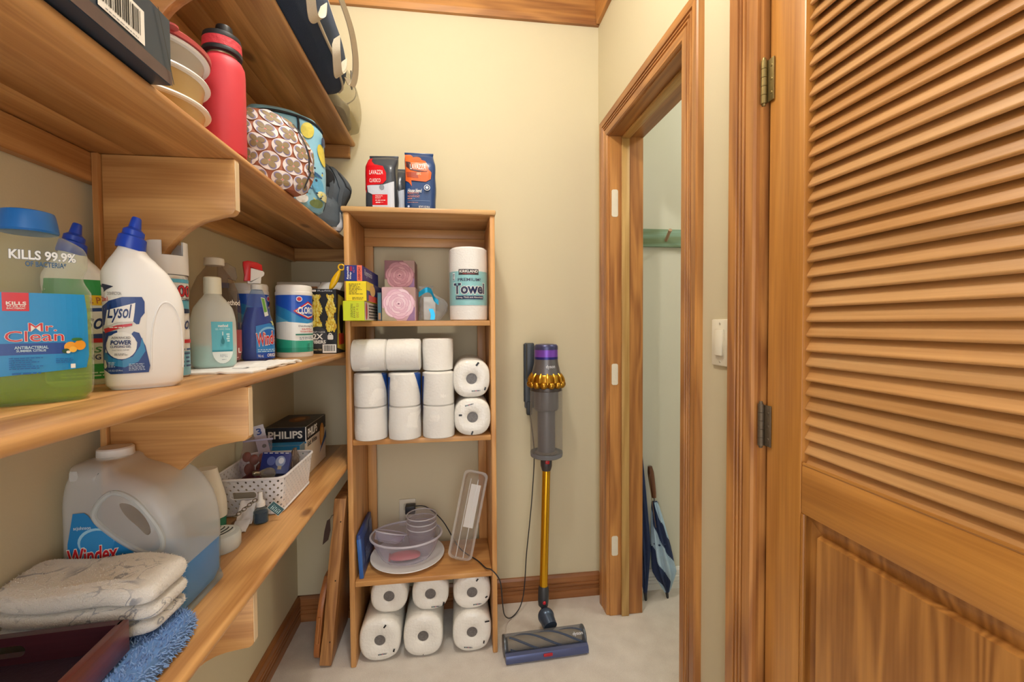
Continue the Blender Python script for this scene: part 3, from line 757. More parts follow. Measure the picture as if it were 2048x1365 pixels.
lowr = [(.389, 1.640, .0, 1.05, 1.12, (('bar', .02, .055, .9, .014, .006), ('dots', .01, -.05, .1), ('bar', .052, -.04, 1.3, .012, .006)), 'lower paper towel roll on the carpet beside the cutting board'),
        (.549, 1.640, .0, 1.02, 1.12, (('bar', .0, -.068, 1.4, .005, .002),), 'lower middle paper towel roll on the carpet'),
        (.735, 1.640, .0, 1.02, 1.08, (('bar', .058, .04, .1, .018, .006), ('dots', -.015, -.055, -.1), ('bar', .045, -.04, 1.4, .012, .005)), 'lower paper towel roll on the carpet beside the vacuum cleaner')]
upr = [(.421, 1.665, .94, .94, (), 'upper paper towel roll under the shelf, nearest the cutting board'),
       (.577, 1.66, .96, .92, (('dots', .02, -.048, .05), ('bar', .05, -.04, 1.3, .014, .006)), 'upper middle paper towel roll under the shelf'),
       (.737, 1.655, .99, .94, (('bar', .02, .05, .9, .012, .006), ('dots', .02, -.045, .1), ('bar', .055, -.02, .6, .01, .006)), 'upper paper towel roll under the shelf, nearest the vacuum cleaner')]
hs_ = []
for i, (x, y, z, sx, sz, mk, lb) in enumerate(lowr):
    towel_roll(lb, (x, y, .001), R=.0735, sx=sx, sz=sz, marks=mk, seed=3+i, L=.245); hs_.append(.147*sz)
for i, (x, y, sx, sz, mk, lb) in enumerate(upr):
    towel_roll(lb, (x, y, max(hs_)+.003 if i < 2 else hs_[2]+.0025), R=.0735, sx=sx, sz=sz*.955, marks=mk, seed=6+i, L=.22)
# ---- toilet paper
TPB = P('1E4A96', .3)
def tp_pack(label, loc, rot=(0, 0, 0), rolls=2, blue=(), seed=0, lean=0, wrap=True):
    o = thing('toilet_paper_pack' if rolls == 2 else 'toilet_paper_roll', label, 'toilet paper', loc, rot=rot, group=None)
    h = .122
    for k in range(rolls):
        z = k*(h+.0005)
        lf = Loft([(z, lean*k, 0, .050, .050, 2.1), (z+.004, lean*k, 0, .0575, .0575, 2.15), (z+h*.5, lean*(k+.4), 0, .0585, .0585, 2.2), (z+h-.004, lean*(k+.8), 0, .0575, .0575, 2.15), (z+h, lean*(k+.8), 0, .050, .050, 2.1)], 4, 40)
        ro = obj('paper_roll', lf.geo(wob=.0025, wsc=16, seed=seed+k), PAPERS, o)
    H = h*rolls
    if wrap:
        lf = Loft([(0, 0, 0, .05, .05, 2.1), (.003, 0, 0, .0592, .0592, 2.1), (H*.48, lean*.8, 0, .0598, .0598, 2.15), (H-.003, lean*1.5, 0, .0592, .0592, 2.1), (H+.001, lean*1.5, 0, .05, .05, 2.2)], 6, 48)
        w = obj('plastic_wrap', lf.geo(wob=.0016, wsc=30, seed=seed), CLEAR('FFFFFF', .10, .12, edge=.35, wrinkle=1), o)
        if blue:
            fm = lf.front(arc=True); pz = Print(fm, (.005, .02), base=.0028)
            for pl in blue: pz.poly(pl, TPB)
            pz.done('wrap_print', w, 'dark blue print on the clear wrap')
    return o
bl = [(.038, .245), (.0955, .245), (.0955, .03), (.085, .09), (.074, .16), (.056, .2)]
br = [(-.0955, .23), (-.06, .23), (-.075, .12), (-.0955, .02)]
tp_pack('upright two-roll toilet paper pack next to the unit side', (.3690, 1.652, BK+.001), rot=(0, 0, .25), blue=(bl,), seed=1, lean=.0)
tp_pack('upright two-roll toilet paper pack between two others', (.4925, 1.645, BK+.001), rot=(0, 0, .1), blue=(bl, br), seed=4)
tp_pack('upright two-roll toilet paper pack carrying a single roll', (.6165, 1.650, BK+.001), rot=(0, 0, 0), blue=(br,), seed=8)
tp_pack('two-roll toilet paper pack lying across the upright packs', (.309, 1.648, BK+.2475+.0625), rot=(0, pi/2, .0), seed=12)
tp_pack('single toilet paper roll standing on an upright pack', (.614, 1.685, BK+.2475), rolls=1, seed=15, wrap=False)

# ================================================================ lower compartment: containers
C = .3223
q = thing('dinner_plate', 'round white plate under the clear plastic bowl', 'plate', (.482, 1.774, C))
obj('plate', lathe([(.0, .006), (.085, .006), (.10, .009), (.142, .020), (.146, .021), (.147, .0185), (.142, .015), (.09, .0), (.0, .0)][1:-1], 56), P('EDECEA', .3), q)
CB = CLEAR('EDEAF2', .16, .12, edge=.55); CB2 = CLEAR('F2F0F4', .10, .08, edge=.6)
q = thing('plastic_bowl', 'large oval clear plastic bowl with rolled rim, on the plate', 'bowl', (.478, 1.768, C+.0075))
obj('bowl_wall', skinrings([[(r*cos(2*pi*j/56)*1.0, r*.8*sin(2*pi*j/56), z) for j in range(56)] for r, z in ((.085, 0), (.098, .008), (.112, .03), (.128, .065), (.138, .094))], True, True, False), CB, q)
obj('bowl_rim', torus(.141, .0042, 60, 8, (0, 0, .094), 1, .8), CLEAR('EDEAF2', .5, .15, edge=.4), q)
q = thing('food_container', 'divided clear plastic container tipped inside the large bowl', 'container', (.408, 1.762, C+.075), rot=(-.25, .32, .3)); q.scale = (.85, .85, .85)
obj('tray_wall', skinrings([[(r*cos(2*pi*j/48), r*.75*sin(2*pi*j/48), z) for j in range(48)] for r, z in ((.05, 0), (.058, .006), (.075, .042))], True, True, False), CB, q)
obj('tray_rim', torus(.077, .0032, 48, 6, (0, 0, .043), 1, .75), CLEAR('EDEAF2', .45, .15, edge=.4), q)
obj('divider', box(-.07, -.002, .005, .07, .002, .04, .001), CB, q)
for k in range(3):
    q = thing('deli_container', ('bottom', 'middle', 'top')[k]+' clear round deli container of the small nested stack', 'container', (.537, 1.788, C+.056+k*.022), rz=.2*k, group=None)
    obj('cup_wall', lathe([(.047, 0), (.051, .004), (.0535, .03), (.054, .031), (.0565, .033), (.0585, .066), (.06, .067)], 44, cap1=False), CB2, q)
    obj('cup_rim', torus(.0605, .0022, 44, 6, (0, 0, .067)), CLEAR('F4F2F6', .4, .1, edge=.4), q)
q = thing('red_pouch', 'flat red packet lying inside the bowl', 'packet', (.474, 1.752, C+.0165), .1)
obj('pouch', Loft([(0, 0, 0, .055, .03, 3), (.006, 0, 0, .06, .034, 3), (.014, 0, 0, .045, .022, 3)], 3, 36).geo(wob=.003, wsc=30), P('C2505A', .35), q)
obj('pouch_seal', box(-.064, -.03, .004, -.057, .03, .0055, .0005), P('B03A46', .35), q)
# clamshell standing
q = thing('clamshell_box', 'tall clear plastic clamshell leaning on the unit side', 'container', (.690, 1.715, C+.014), rot=(-.06, .2, -.15)); q.scale = (1.2, 1.1, 1)
V = []; 
def shell(sgn):
    rings = []
    for d, ins in ((0, 0), (.026, .006), (.030, .012)):
        rg = []
        for X, Z in rrpts(-.034+ins, .0+ins, .034-ins, .345-ins, .018): rg.append((X, sgn*(.002+d), Z))
        rings.append(rg)
    return skinrings(rings, True, False, True)
obj('front_shell', shell(-1), CLEAR('F3EFEA', .09, .05, edge=.6), q); obj('back_shell', shell(1), CLEAR('F3EFEA', .09, .05, edge=.6), q)
obj('flange', prism(rrpts(-.041, -.005, .041, .352, .02), -.0015, .0015, 'y', holes=[rrpts(-.033, .003, .033, .342, .018)]), CLEAR('F3EFEA', .3, .08, edge=.5), q)
obj('ridge', gjoin(*[tube([(x, -.033, .02), (x, -.033, .33)], .0016, 6) for x in (-.012, .012)]), CLEAR('FFFFFF', .4, .08, edge=.4), q)
p = Print(flatmap((0, -.0335, 0), (1, 0, 0), (0, 0, 1))); p.rect(-.008, .14, .024, .31, CLEAR('FFFFFF', .55, .3)); p.done('sticker', q, 'frosted white sticker')
# blue binder
q = thing('blue_box', 'flat dark blue case leaning on the unit side wall', 'case', (.3335, 1.645, C+.0012), rot=(0, -.06, 0))
obj('case', box(-.014, 0, 0, 0, .21, .165, .003), P('23407F', .32, var=.1), q)
obj('case_band', box(-.0145, -.0005, .0, .0005, .014, .150, .002), P('3267B4', .3), q)
p = Print(flatmap((.0, 0, 0), (0, 1, 0), (0, 0, 1)), base=.0009); p.rect(.05, .03, .18, .13, P('1A2F63', .4, var=.2)); p.rect(.15, .1, .2, .15, P('5C6F9C', .4, var=.2)); p.lines(.06, .05, .16, .09, 3, P('6B7FB0')); p.done('case_print', q)
# wall outlet
q = thing('wall_outlet', 'white double electrical outlet low on the end wall', 'outlet', (.466, DX, .43))
obj('plate', box(-.036, -.006, 0, .036, -.0005, .118, .003), P('D9D2BE', .4), q)
for z in (.032, .084):
    o = obj('socket', box(-.017, -.009, z-.014, .017, -.004, z+.014, .004), P('CFC8B4', .4), q); obj('slot', gjoin(box(-.008, -.0096, z-.006, -.006, -.0085, z+.005), box(.006, -.0096, z-.006, .008, -.0085, z+.005)), BLACK, o)
q.location.z = .385

# ================================================================ vacuum cleaner on its dock
GRY = P('5E6064', .32, .5); DKG = P('2E3136', .35); GOLD = P('B98A2E', .28, .9, var=.08); GUN = P('4B5562', .3, .6)
vac = thing('vacuum_cleaner', 'cordless stick vacuum with gold tube and clear bin standing on the carpet', 'vacuum', (1.03, 1.70, 0))
vi = Matrix.Translation((-1.03, -1.70, 0))
def vp(name, g, m, parent=None, **k): return obj(name, gx(g, vi), m, parent or vac, **k)
vx, vy = 1.063, 1.795
def vl(prof, n=40, **k): return lathe(prof, n, (vx, vy), **k)
vp('filter_cap', vl([(.028, 1.186), (.044, 1.184), (.0495, 1.178), (.0505, 1.17), (.0505, 1.162)]), P('47486E', .3, .4))
vp('filter', vl([(.0495, 1.162), (.05, 1.132)]), P('7A49B5', .3, .3, var=.1), label='purple filter ring')
vp('filter_band', vl([(.0502, 1.132), (.0505, 1.122)]), P('2B2A78', .3, .4))
mb = vp('motor_housing', vl([(.0495, 1.122), (.052, 1.10), (.056, 1.085), (.0605, 1.065), (.062, 1.06)]), P('6C6A6C', .35, .5))
def cyl(u, z, off):
    r = .0505+(1.122-z)*.14+off; a = u/r; return Vector((vx-1.03+r*sin(a), vy-1.70-r*cos(a), z))
p = Print(cyl, base=.001); p.text('dyson', -.012, 1.083, .028, 1.101, P('D8D8DC', .3), bold=.01); p.done('lettering', mb)
# cyclones: two tiers of lobes
lob = [vl([(.058, 1.062), (.064, 1.055), (.068, 1.035), (.07, 1.018), (.066, 1.008), (.055, 1.004)])]
for i in range(14):
    a = 2*pi*i/14+.1
    lob.append(tube([(vx+.058*cos(a), vy+.058*sin(a), 1.062), (vx+.070*cos(a), vy+.070*sin(a), 1.045), (vx+.075*cos(a), vy+.075*sin(a), 1.027)], [.005, .0065, .0065], 8, smooth=3))
    a += pi/14
    lob.append(ball((vx+.068*cos(a), vy+.068*sin(a), 1.016), .0155, n=12, m=8))
vp('cyclone_cluster', gjoin(*lob), GOLD)
vp('bin_collar', vl([(.062, 1.008), (.066, 1.004), (.067, .992), (.066, .988)]), P('57504C', .35, .4))
vp('shroud', vl([(.052, .99), (.052, .912), (.047, .905), (.038, .902), (.037, .72), (.03, .715)]), P('6F6B70', .4, .3, var=.1))
vp('dust_bin', vl([(.0685, .99), (.0685, .725), (.0665, .712), (.062, .706)], 48, cap0=False, cap1=False), CLEAR('DAD8D4', .10, .04, tint='E8E6E2', edge=.5))
vp('bin_base', vl([(.069, .726), (.0695, .722), (.068, .709), (.058, .703), (.03, .702)], 44, cap0=False), CLEAR('8F9094', .55, .1, edge=.4))
vp('dust', ball((vx, vy, .722), .05, .05, .012, 20, 8), P('6A625C', .9, var=.3, scale=200, bump=.6))
vp('tube_latch', gjoin(lathe([(.020, .70), (.0245, .694), (.0245, .665), (.020, .648), (.019, .645)], 28, (vx-.001, vy))), P('4C4648', .35, .3))
vp('release_button', box(vx-.010, vy-.0275, .678, vx+.008, vy-.020, .698, .004), P('C01F2B', .3), label='red release button')
T0, T1 = Vector((vx-.001, vy, .648)), Vector((1.039, 1.752, .158))
vp('wand', tube([T0, T1], .0175, 24), P('D6A424', .24, .85, var=.05), label='gold metal tube')
d = (T1-T0).normalized()
vp('wand_cuff', tube([T1-d*.012, T1, T1+d*.045, T1+d*.066, T1+d*.07], [.019, .0225, .0225, .0205, .017], 24), P('3A3C40', .4, .2))
vp('release_button', ball(T1+d*.045+Vector((.0, -.0215, 0)), .007, .004, .008), P('C01F2B', .3), label='red release button')
N1 = T1+d*.06
vp('neck', tube([N1, (1.040, 1.725, .075)], .014, 16), DKG)
vp('swivel_joint', gjoin(ball((1.041, 1.712, .066), .034, .030, .034, 24, 14), tube([(1.041, 1.712, .066), (1.05, 1.672, .05)], [.032, .029], 20)), P('4C5C72', .25, .5))
# head
hv = Matrix.Translation((1.014-1.03, 1.622-1.70, 0)) @ Matrix.Rotation(.045, 4, 'Z')
def hp(name, g, m, parent=None, **k): return obj(name, gx(g, hv), m, parent or vac, **k)
def hprof(pts, x0, x1): return skinrings([[(x, a, b2) for a, b2 in pts] for x in (x0, x1)])
hw = .158
hp('head_base', hprof([(-.052, .004), (-.055, .016), (-.05, .028), (-.02, .03), (.045, .032), (.055, .02), (.055, .004)], -hw, hw), P('3D4048', .4, .3))
drum = [(.0+.031*cos(a), .036+.033*sin(a)) for a in [2*pi*k/24 for k in range(24)]]
hp('brush_roll', hprof([(.026*cos(2*pi*k/20), .036+.027*sin(2*pi*k/20)) for k in range(20)], -hw+.012, hw-.012), P('B9A484', .7, var=.4, scale=25), label='tan and blue roller brush')
hp('brush_stripe', gjoin(*[tube([(-hw+.02+t*.29, .0272*cos(s0+t*5), .036+.0272*sin(s0+t*5)) for t in [k/24 for k in range(25)]], .004, 6) for s0 in (0, 1.57, 3.14, 4.7)]), P('2E4C74', .7))
cov = [(.036*cos(a), .036+.037*sin(a)) for a in [radians(-10+k*10) for k in range(22)]]
hp('brush_cover', skinrings([[(x, a, b2) for a, b2 in cov] for x in (-hw, hw)], closed=False), CLEAR('C9CCD2', .10, .04, edge=.4))
for s in (-1, 1): hp('end_cap', prism([(.037*cos(2*pi*k/28), .037+.0365*sin(2*pi*k/28)) for k in range(28)], s*hw-.004, s*hw+.004, 'x', r=.0015), P('5F656C', .3, .5))
hp('front_bumper', hprof([(-.05, .003), (-.06, .008), (-.062, .022), (-.056, .034), (-.044, .038), (-.034, .034), (-.036, .003)], -hw-.002, hw+.002), P('5C668E', .28, .55))
hp('bumper_button', box(-.018, -.0635, .018, .018, -.058, .03, .003), P('B01F2E', .35), label='red slider on the bumper')
p = Print(lambda a, b2, off: hv @ Vector((a, -(.0372+off)*cos(b2), .036+(.0372+off)*sin(b2))), base=.001); p.text('dyson', .108, .62, .148, 1.0, P('E3E3E6', .3), bold=.01); p.done('lettering', vac)
# dock
dk = thing('vacuum_dock', 'dark grey wall dock behind the stick vacuum', 'dock', (1.016, DX, .86))
obj('dock_plate', box(-.026, -.016, .03, .018, -.0005, .325, .005), P('4A5058', .4), dk)
obj('dock_cradle', box(-.022, -.055, .16, .012, -.0155, .325, .006), P('3A4048', .4), dk)
obj('dock_cable_clip', box(-.018, -.026, .0, .006, -.0005, .06, .004), P('2E3238', .45), dk)
obj('dock_edge', box(-.03, -.02, .06, -.0265, -.004, .32, .001), P('2A2E34', .4), dk)
# cord
q = obj('power_cord', tube([(1.013, 1.912, .865), (1.026, 1.885, .70), (1.017, 1.88, .53), (1.002, 1.88, .37), (.988, 1.88, .24), (.975, 1.865, .10), (.958, 1.85, .035), (.93, 1.83, .008), (.90, 1.80, .012), (.872, 1.74, .07), (.853, 1.64, .19), (.842, 1.610, .29), (.812, 1.612, .335), (.79, 1.64, .3300), (.762, 1.70, .3275), (.69, 1.80, .334), (.62, 1.87, .42), (.55, 1.905, .47), (.50, 1.912, .475)], .0024, 8, smooth=6), P('26262A', .5), None)
q.parent = dk; q.matrix_parent_inverse = Matrix.Translation(-dk.location)
q = thing('power_plug', 'black plug adapter in the low wall outlet', 'plug', (.48, 1.905, .452)); obj('plug_body', box(-.02, -.025, 0, .022, .012, .036, .004), P('232428', .45), q); obj('prongs', gjoin(box(-.007, .012, .014, -.005, .0175, .022), box(.006, .012, .014, .008, .0175, .022)), P('B9B9B9', .3, .9), q)
# ================================================================ cleaning supplies on the shelf above the jug (S3)
def face(x, y): return math.atan2(CPOS.x-x, y)
Z3 = S3+.0004
# ---- large clear jug of yellow-green cleaner
q = thing('cleaner_bottle', 'large clear cleaner jug with yellow green liquid, blue cap and blue label', 'bottle', (.128, .648, Z3), face(.128, .648)-.05)
q.scale = (.675, .72, 1)
mc = Loft([(0, 0, 0, .072, .040, 3.2), (.010, 0, 0, .0835, .050, 3.4), (.045, 0, 0, .086, .052, 3.4), (.145, 0, 0, .085, .051, 3.4), (.158, 0, 0, .076, .045, 3.2), (.168, 0, 0, .074, .044, 3.2), (.178, 0, 0, .080, .048, 3.2), (.196, 0, 0, .081, .047, 3), (.207, 0, 0, .074, .044, 2.7), (.216, 0, 0, .055, .038, 2.3), (.2225, 0, 0, .037, .035, 2), (.240, 0, 0, .032, .032, 2)], 5, 48)
obj('bottle_body', mc.geo(), CLEAR('EEF4EA', .08, .04, tint='F8FBF4', edge=.5), q)
obj('cleaner_liquid', mc.geo(off=-.003, z0=.003, z1=.142), CLEAR('B6DC3A', .28, .15, tint='D6EE86', edge=.3), q, 'yellow green liquid')
obj('cap', lathe([(.0405, .222), (.0425, .2245), (.0405, .236), (.038, .246), (.0365, .249), (.03, .2505)], 44), P('1C70C4', .35), q)
CYB = P('1E93D6', .32); NV2 = P('1A4AA0', .32)
t, B, PT = crop(288, 1290, .0001307)
p = Print(mc.front(arc=False), (.008, .02), base=.0008)
p.poly([(-.080, .142), (.074, .142), (.077, .120), (.078, .06), (.074, .044), (-.08, .036)], CYB)
p.rect(*B(-330, 690, 640, 800), NV2); p.rect(*B(38, 205, 290, 380), P('D8232F', .35))
p.text('KILLS', *B(75, 290, 265, 322), WHITE, bold=.03); p.text('99.9% OF', *B(80, 325, 258, 342), WHITE, bold=.02); p.text('BACTERIA*', *B(80, 346, 258, 362), WHITE, bold=.02)
p.text('Mr.', *B(278, 495, 552, 575), P('D22A33', .35), bold=.0, halo=WHITE, hw=.025); p.text('Clean', *B(55, 572, 622, 672), P('D22A33', .35), bold=.0, halo=WHITE, hw=.025)
p.text('ANTIBACTERIAL', *B(138, 715, 465, 745), P('BFE0F4'), bold=.03); p.text('SUMMER CITRUS', *B(155, 750, 440, 772), P('BFE0F4'), bold=.03)
for X, Y, rx, ry, c in ((690, 735, 68, 52, 'F0A83A'), (790, 720, 62, 50, 'EFA030'), (640, 775, 42, 24, '1F4D3A'), (760, 660, 60, 16, '3C7A3A'), (715, 760, 40, 30, 'F6BE50'), (665, 785, 22, 14, 'F6F0E0')):
    p.ell(*t(X, Y), rx*.0001307, ry*.0001307, P(c, .4, var=.1))
p.lines(*B(85, 815, 445, 935), 6, P('1464B4'), rag=.4); p.lines(*B(535, 835, 725, 890), 3, P('1464B4')); p.lines(*B(110, 950, 395, 985), 1, P('1464B4')); p.rect(*B(685, 905, 735, 948), WHITE)
p.done('label', q, 'blue front label with red lettering')
t, B, PT = crop(222, 1228, .00016923)
p = Print(mc.front(arc=False), (.008, .006), base=.0008); p.text('KILLS 99.9%', *B(88, 70, 600, 142), P('EDF3F4', .4), bold=.03, halo=P('2C5F8C'), hw=.02); p.text('OF BACTERIA*', *B(205, 150, 520, 192), P('2C5F8C'), bold=.02)
p.done('lettering', q)
# ---- toilet bowl cleaner bottles
WPL = P('ECECEA', .32, var=.01); CAPB = P('1746C0', .3)
def toilet_bottle(label, loc, rz, deco):
    q = thing('toilet_cleaner', label, 'bottle', loc, rz); q.scale = (.79, .85, 1)
    lf = Loft([(0, 0, 0, .052, .026, 3), (.008, .001, 0, .061, .032, 3), (.06, .002, 0, .064, .034, 3), (.125, .003, 0, .0645, .034, 3), (.155, -.001, 0, .061, .033, 2.8), (.185, -.010, 0, .052, .031, 2.6), (.205, -.0145, 0, .036, .028, 2.3), (.216, -.016, 0, .026, .023, 2.1), (.226, -.0155, 0, .0205, .0205, 2)], 5, 44)
    obj('bottle_body', lf.geo(), WPL, q)
    cap = gjoin(lathe([(.0235, 0), (.0245, .003), (.0225, .020), (.018, .023), (.0175, .031), (.0135, .034), (.0105, .036), (.008, .052), (.0065, .054)], 32))
    obj('cap', gx(cap, Matrix.Translation((-.017, 0, .2215)) @ Matrix.Rotation(.22, 4, 'Y')), CAPB, q, 'blue angled squeeze cap')
    p = Print(lf.front(arc=False), (.007, .02), base=.0008); deco(p); p.done('label', q)
    ff = lf.front(arc=False); obj('grip_edge', tube([ff(.010+.050*(1-cos(a))*.5 if False else .034-.026*cos(a), .03+.108*min(1, max(0, sin(a)))**.6, .0002) for a in [pi*i/24 for i in range(25)]], .0016, 6), WPL, q, 'moulded grip outline')
    return q
def deco_power(p):
    t, B, PT = crop(566, 1300, .0001364); B1 = P('1B3F86', .3); B2 = P('2C86BE', .3); CR = P('E9E6E0', .35); R1 = P('CC2E38', .35)
    p.poly(PT(85, 480, 100, 350, 120, 100, 160, 95, 265, 125, 180, 160, 130, 260, 330, 225, 560, 240, 580, 420, 570, 560, 560, 800, 610, 1020, 600, 1100, 180, 1110, 110, 1060, 78, 900), CR)
    p.poly(PT(105, 220, 118, 100, 160, 92, 265, 122, 180, 160), P('2A3550', .35))
    p.poly(PT(80, 640, 95, 350, 180, 285, 330, 240, 545, 235, 566, 290, 555, 420, 510, 475, 490, 548, 460, 550, 425, 520, 430, 400, 300, 470, 110, 560), B1)
    p.poly(PT(76, 620, 140, 640, 250, 620, 260, 660, 160, 680, 140, 760, 170, 860, 260, 940, 380, 920, 455, 840, 470, 760, 405, 660, 430, 632, 490, 650, 525, 730, 560, 800, 610, 1030, 595, 1108, 180, 1112, 110, 1062, 80, 900), B1)
    p.poly(PT(120, 860, 200, 930, 300, 960, 420, 920, 500, 800, 520, 700, 545, 780, 560, 860, 480, 980, 330, 1040, 180, 1010, 110, 940), B2)
    p.ell(*t(300, 790), 165*.0001364, 155*.0001364, P('F0EFEC', .35))
    p.poly(PT(150, 390, 462, 305, 425, 520, 250, 530, 115, 580), P('F3F1EE', .35)); p.poly(PT(112, 600, 250, 560, 415, 540, 412, 565, 260, 600, 125, 648), R1)
    p.text('Lysol', *B(150, 325, 420, 530), P('17306E', .35), shear=.35, bold=.015)
    p.text('99.9% of germs', *B(150, 556, 400, 620), WHITE, rot=8) if False else p.lines(*B(170, 568, 390, 590), 1, WHITE)
    p.text('2in1', *B(108, 238, 172, 290), RED, bold=.02); p.text('DISINFECTION', *B(180, 185, 325, 220), P('4A5060')); p.text('ADVANCED', *B(190, 688, 392, 715), P('6C7078'), bold=.01)
    p.text('POWER', *B(180, 730, 402, 782), P('17306E'), bold=.035, shear=.1); p.text('CLINGING GEL', *B(178, 790, 400, 815), P('17306E'), bold=.02, shear=.1); p.text('TOILET BOWL CLEANER', *B(196, 834, 380, 848), P('444A58'))
    p.lines(*B(220, 872, 370, 900), 2, P('6C7078')); p.lines(*B(155, 965, 240, 1030), 4, P('B9CCE4')); p.lines(*B(375, 990, 575, 1075), 5, P('B9CCE4')); p.text('32 FL OZ (1 QT) 946 mL', *B(155, 1060, 310, 1085), P('D0DDEE'))
def deco_green(p):
    t, B, PT = crop(566, 1300, .0001364); G = P('2E9A4E', .35, var=.2)
    p.rect(-.055, .03, .06, .19, P('EFEEEA', .35)); p.rect(-.06, .150, .062, .178, G); p.rect(-.06, .135, .062, .152, P('F2C416', .35)); p.text('VALUE 2 PACK', -.045, .138, .055, .149, P('B5622A'), bold=.02)
    p.poly([(-.058, .1), (-.05, .128), (.05, .132), (.06, .105), (.05, .075), (-.05, .07)], P('1B3F86', .3)); p.poly([(-.045, .084), (-.04, .122), (.045, .126), (.04, .088)], P('F1F0EE', .35)); p.text('Lysol', -.03, .086, .035, .122, P('17306E'), shear=.35, bold=.015)
    p.rect(-.05, .072, .05, .079, RED); p.text('fresh', -.03, .055, .04, .07, P('3F8A5A'), shear=.2); p.text('CLINGING GEL', -.045, .043, .05, .052, P('17306E'), bold=.02)
    p.rect(-.06, .0105, .061, .036, G); p.lines(-.04, .015, .05, .025, 2, P('D5E8D2'))
toilet_bottle('white toilet cleaner bottle with dark blue wave label', (.178, .777, Z3), face(.178, .777)+.02, deco_power)
toilet_bottle('white toilet cleaner bottle with green and yellow label behind the clear jug', (.050, .832, Z3), face(.050, .832)+.04, deco_green)
# ---- aerosol cans
def can(label, loc, rz, deco):
    q = thing('spray_can', label, 'spray can', loc, rz); q.scale = (.95, .95, 1)
    lf = Loft([(0, 0, 0, .031, .031, 2), (.003, 0, 0, .033, .033, 2), (.19, 0, 0, .033, .033, 2), (.197, 0, 0, .0325, .0325, 2), (.199, 0, 0, .031, .031, 2)], 2, 40)
    obj('can_body', lf.geo(), P('DADCE0', .25, .4), q)
    n = 40; rings = [[(r*cos(2*pi*j/n), r*sin(2*pi*j/n), z) for j in range(n)] for r, z in ((.0345, .1985), (.035, .202), (.0345, .235), (.034, .262), (.031, .262), (.031, .236), (.0, .2359))]
    V, Fc = skinrings(rings, True, False, False)
    Fc = [f for f in Fc if not (2*n <= f[0] < 5*n and (26 <= f[0] % n <= 32))]
    obj('cap', (V, Fc), P('ECEDEF', .35), q, 'white cap with a cut-out', fix=False)
    obj('nozzle', gjoin(lathe([(.008, .236), (.008, .248), (.006, .25)], 16)), P('DADCE0', .35), q)
    p = Print(lf.front(), (.005, .05), base=.0006); deco(p); p.done('label', q); return q
def deco_can(p):
    S = P('5BB4D8', .3, var=.1); p.rect(-.09, .003, .09, .19, P('EDEFF2', .3)); p.rect(-.09, .128, .09, .15, S); p.rect(-.09, .003, .09, .05, P('7CC0E0', .3, var=.15)); p.rect(-.09, .183, .09, .19, S)
    p.text('KILLS', -.036, .158, -.012, .168, NAVY, bold=.02); p.text('100', -.008, .156, .034, .178, RED, bold=.02, halo=NAVY, hw=.03); p.text('LEAVING THE COMMON', -.034, .148, .04, .154, NAVY, bold=.01)
    p.poly([(-.06, .12), (.06, .126), (.06, .13), (0, .134), (-.06, .13)], NAVY); p.text('Lysol', -.02, .085, .036, .118, P('17306E'), shear=.35, bold=.015); p.rect(-.04, .066, .04, .073, RED); p.lines(-.03, .02, .035, .06, 5, P('3C5A8C'))
can('white capped aerosol can with pale blue label between bottle cap and bracket', (.047, .938, Z3), face(.047, .938), deco_can)
can('white capped aerosol can with red 100 on its label', (.1265, .927, Z3), face(.1265, .927)+.35, deco_can)
# ---- white cloth under the soap bottles
def sheet(nx, ny, f, th=.003):
    V = []; 
    for s in (1, 0):
        for j in range(ny+1):
            for i in range(nx+1): V.append(f(i/nx, j/ny, s*th))
    Fc = []; m = (nx+1)*(ny+1)
    for j in range(ny):
        for i in range(nx):
            a = j*(nx+1)+i; Fc.append((a, a+1, a+nx+2, a+nx+1)); Fc.append((m+a, m+a+nx+1, m+a+nx+2, m+a+1))
    def edge(a, b2): Fc.append((a, m+a, m+b2, b2))
    for i in range(nx): edge(i+1, i); edge(ny*(nx+1)+i, ny*(nx+1)+i+1)
    for j in range(ny): edge(j*(nx+1), (j+1)*(nx+1)); edge((j+1)*(nx+1)+nx, j*(nx+1)+nx)
    return V, Fc
def clf(u, v, s):
    x = .03+.235*u+.010*noise.noise(Vector((u*3, v*6, 1))); y = .955+.29*v+.012*noise.noise(Vector((u*5, v*2, 5)))
    if u > .9: x -= .02*abs(noise.noise(Vector((0, v*5, 9))))
    w = max(0, noise.noise(Vector((u*5, v*5, 3)))) if u > .72 else 0
    return (x, y, s*(1 if u < .72 else 1)+.006*w)
q = thing('folded_cloth', 'thin white folded cloth under the soap and glass cleaner bottles', 'cloth', (0, 0, Z3))
obj('cloth', sheet(30, 30, clf, .0035), P('F2F1EE', .85, bump=.4, bscale=120), q)
obj('cloth_fold', gx(sheet(20, 20, lambda u, v, s: (.19+.075*u+.008*noise.noise(Vector((u*4, v*4, 2))), 1.03+.2*v, .0040+s+(.005*max(0, noise.noise(Vector((u*6, v*6, 7))))))), loc=(0, 0, 0)), P('F2F1EE', .85, bump=.4, bscale=120), q)
Z3c = Z3+.0038
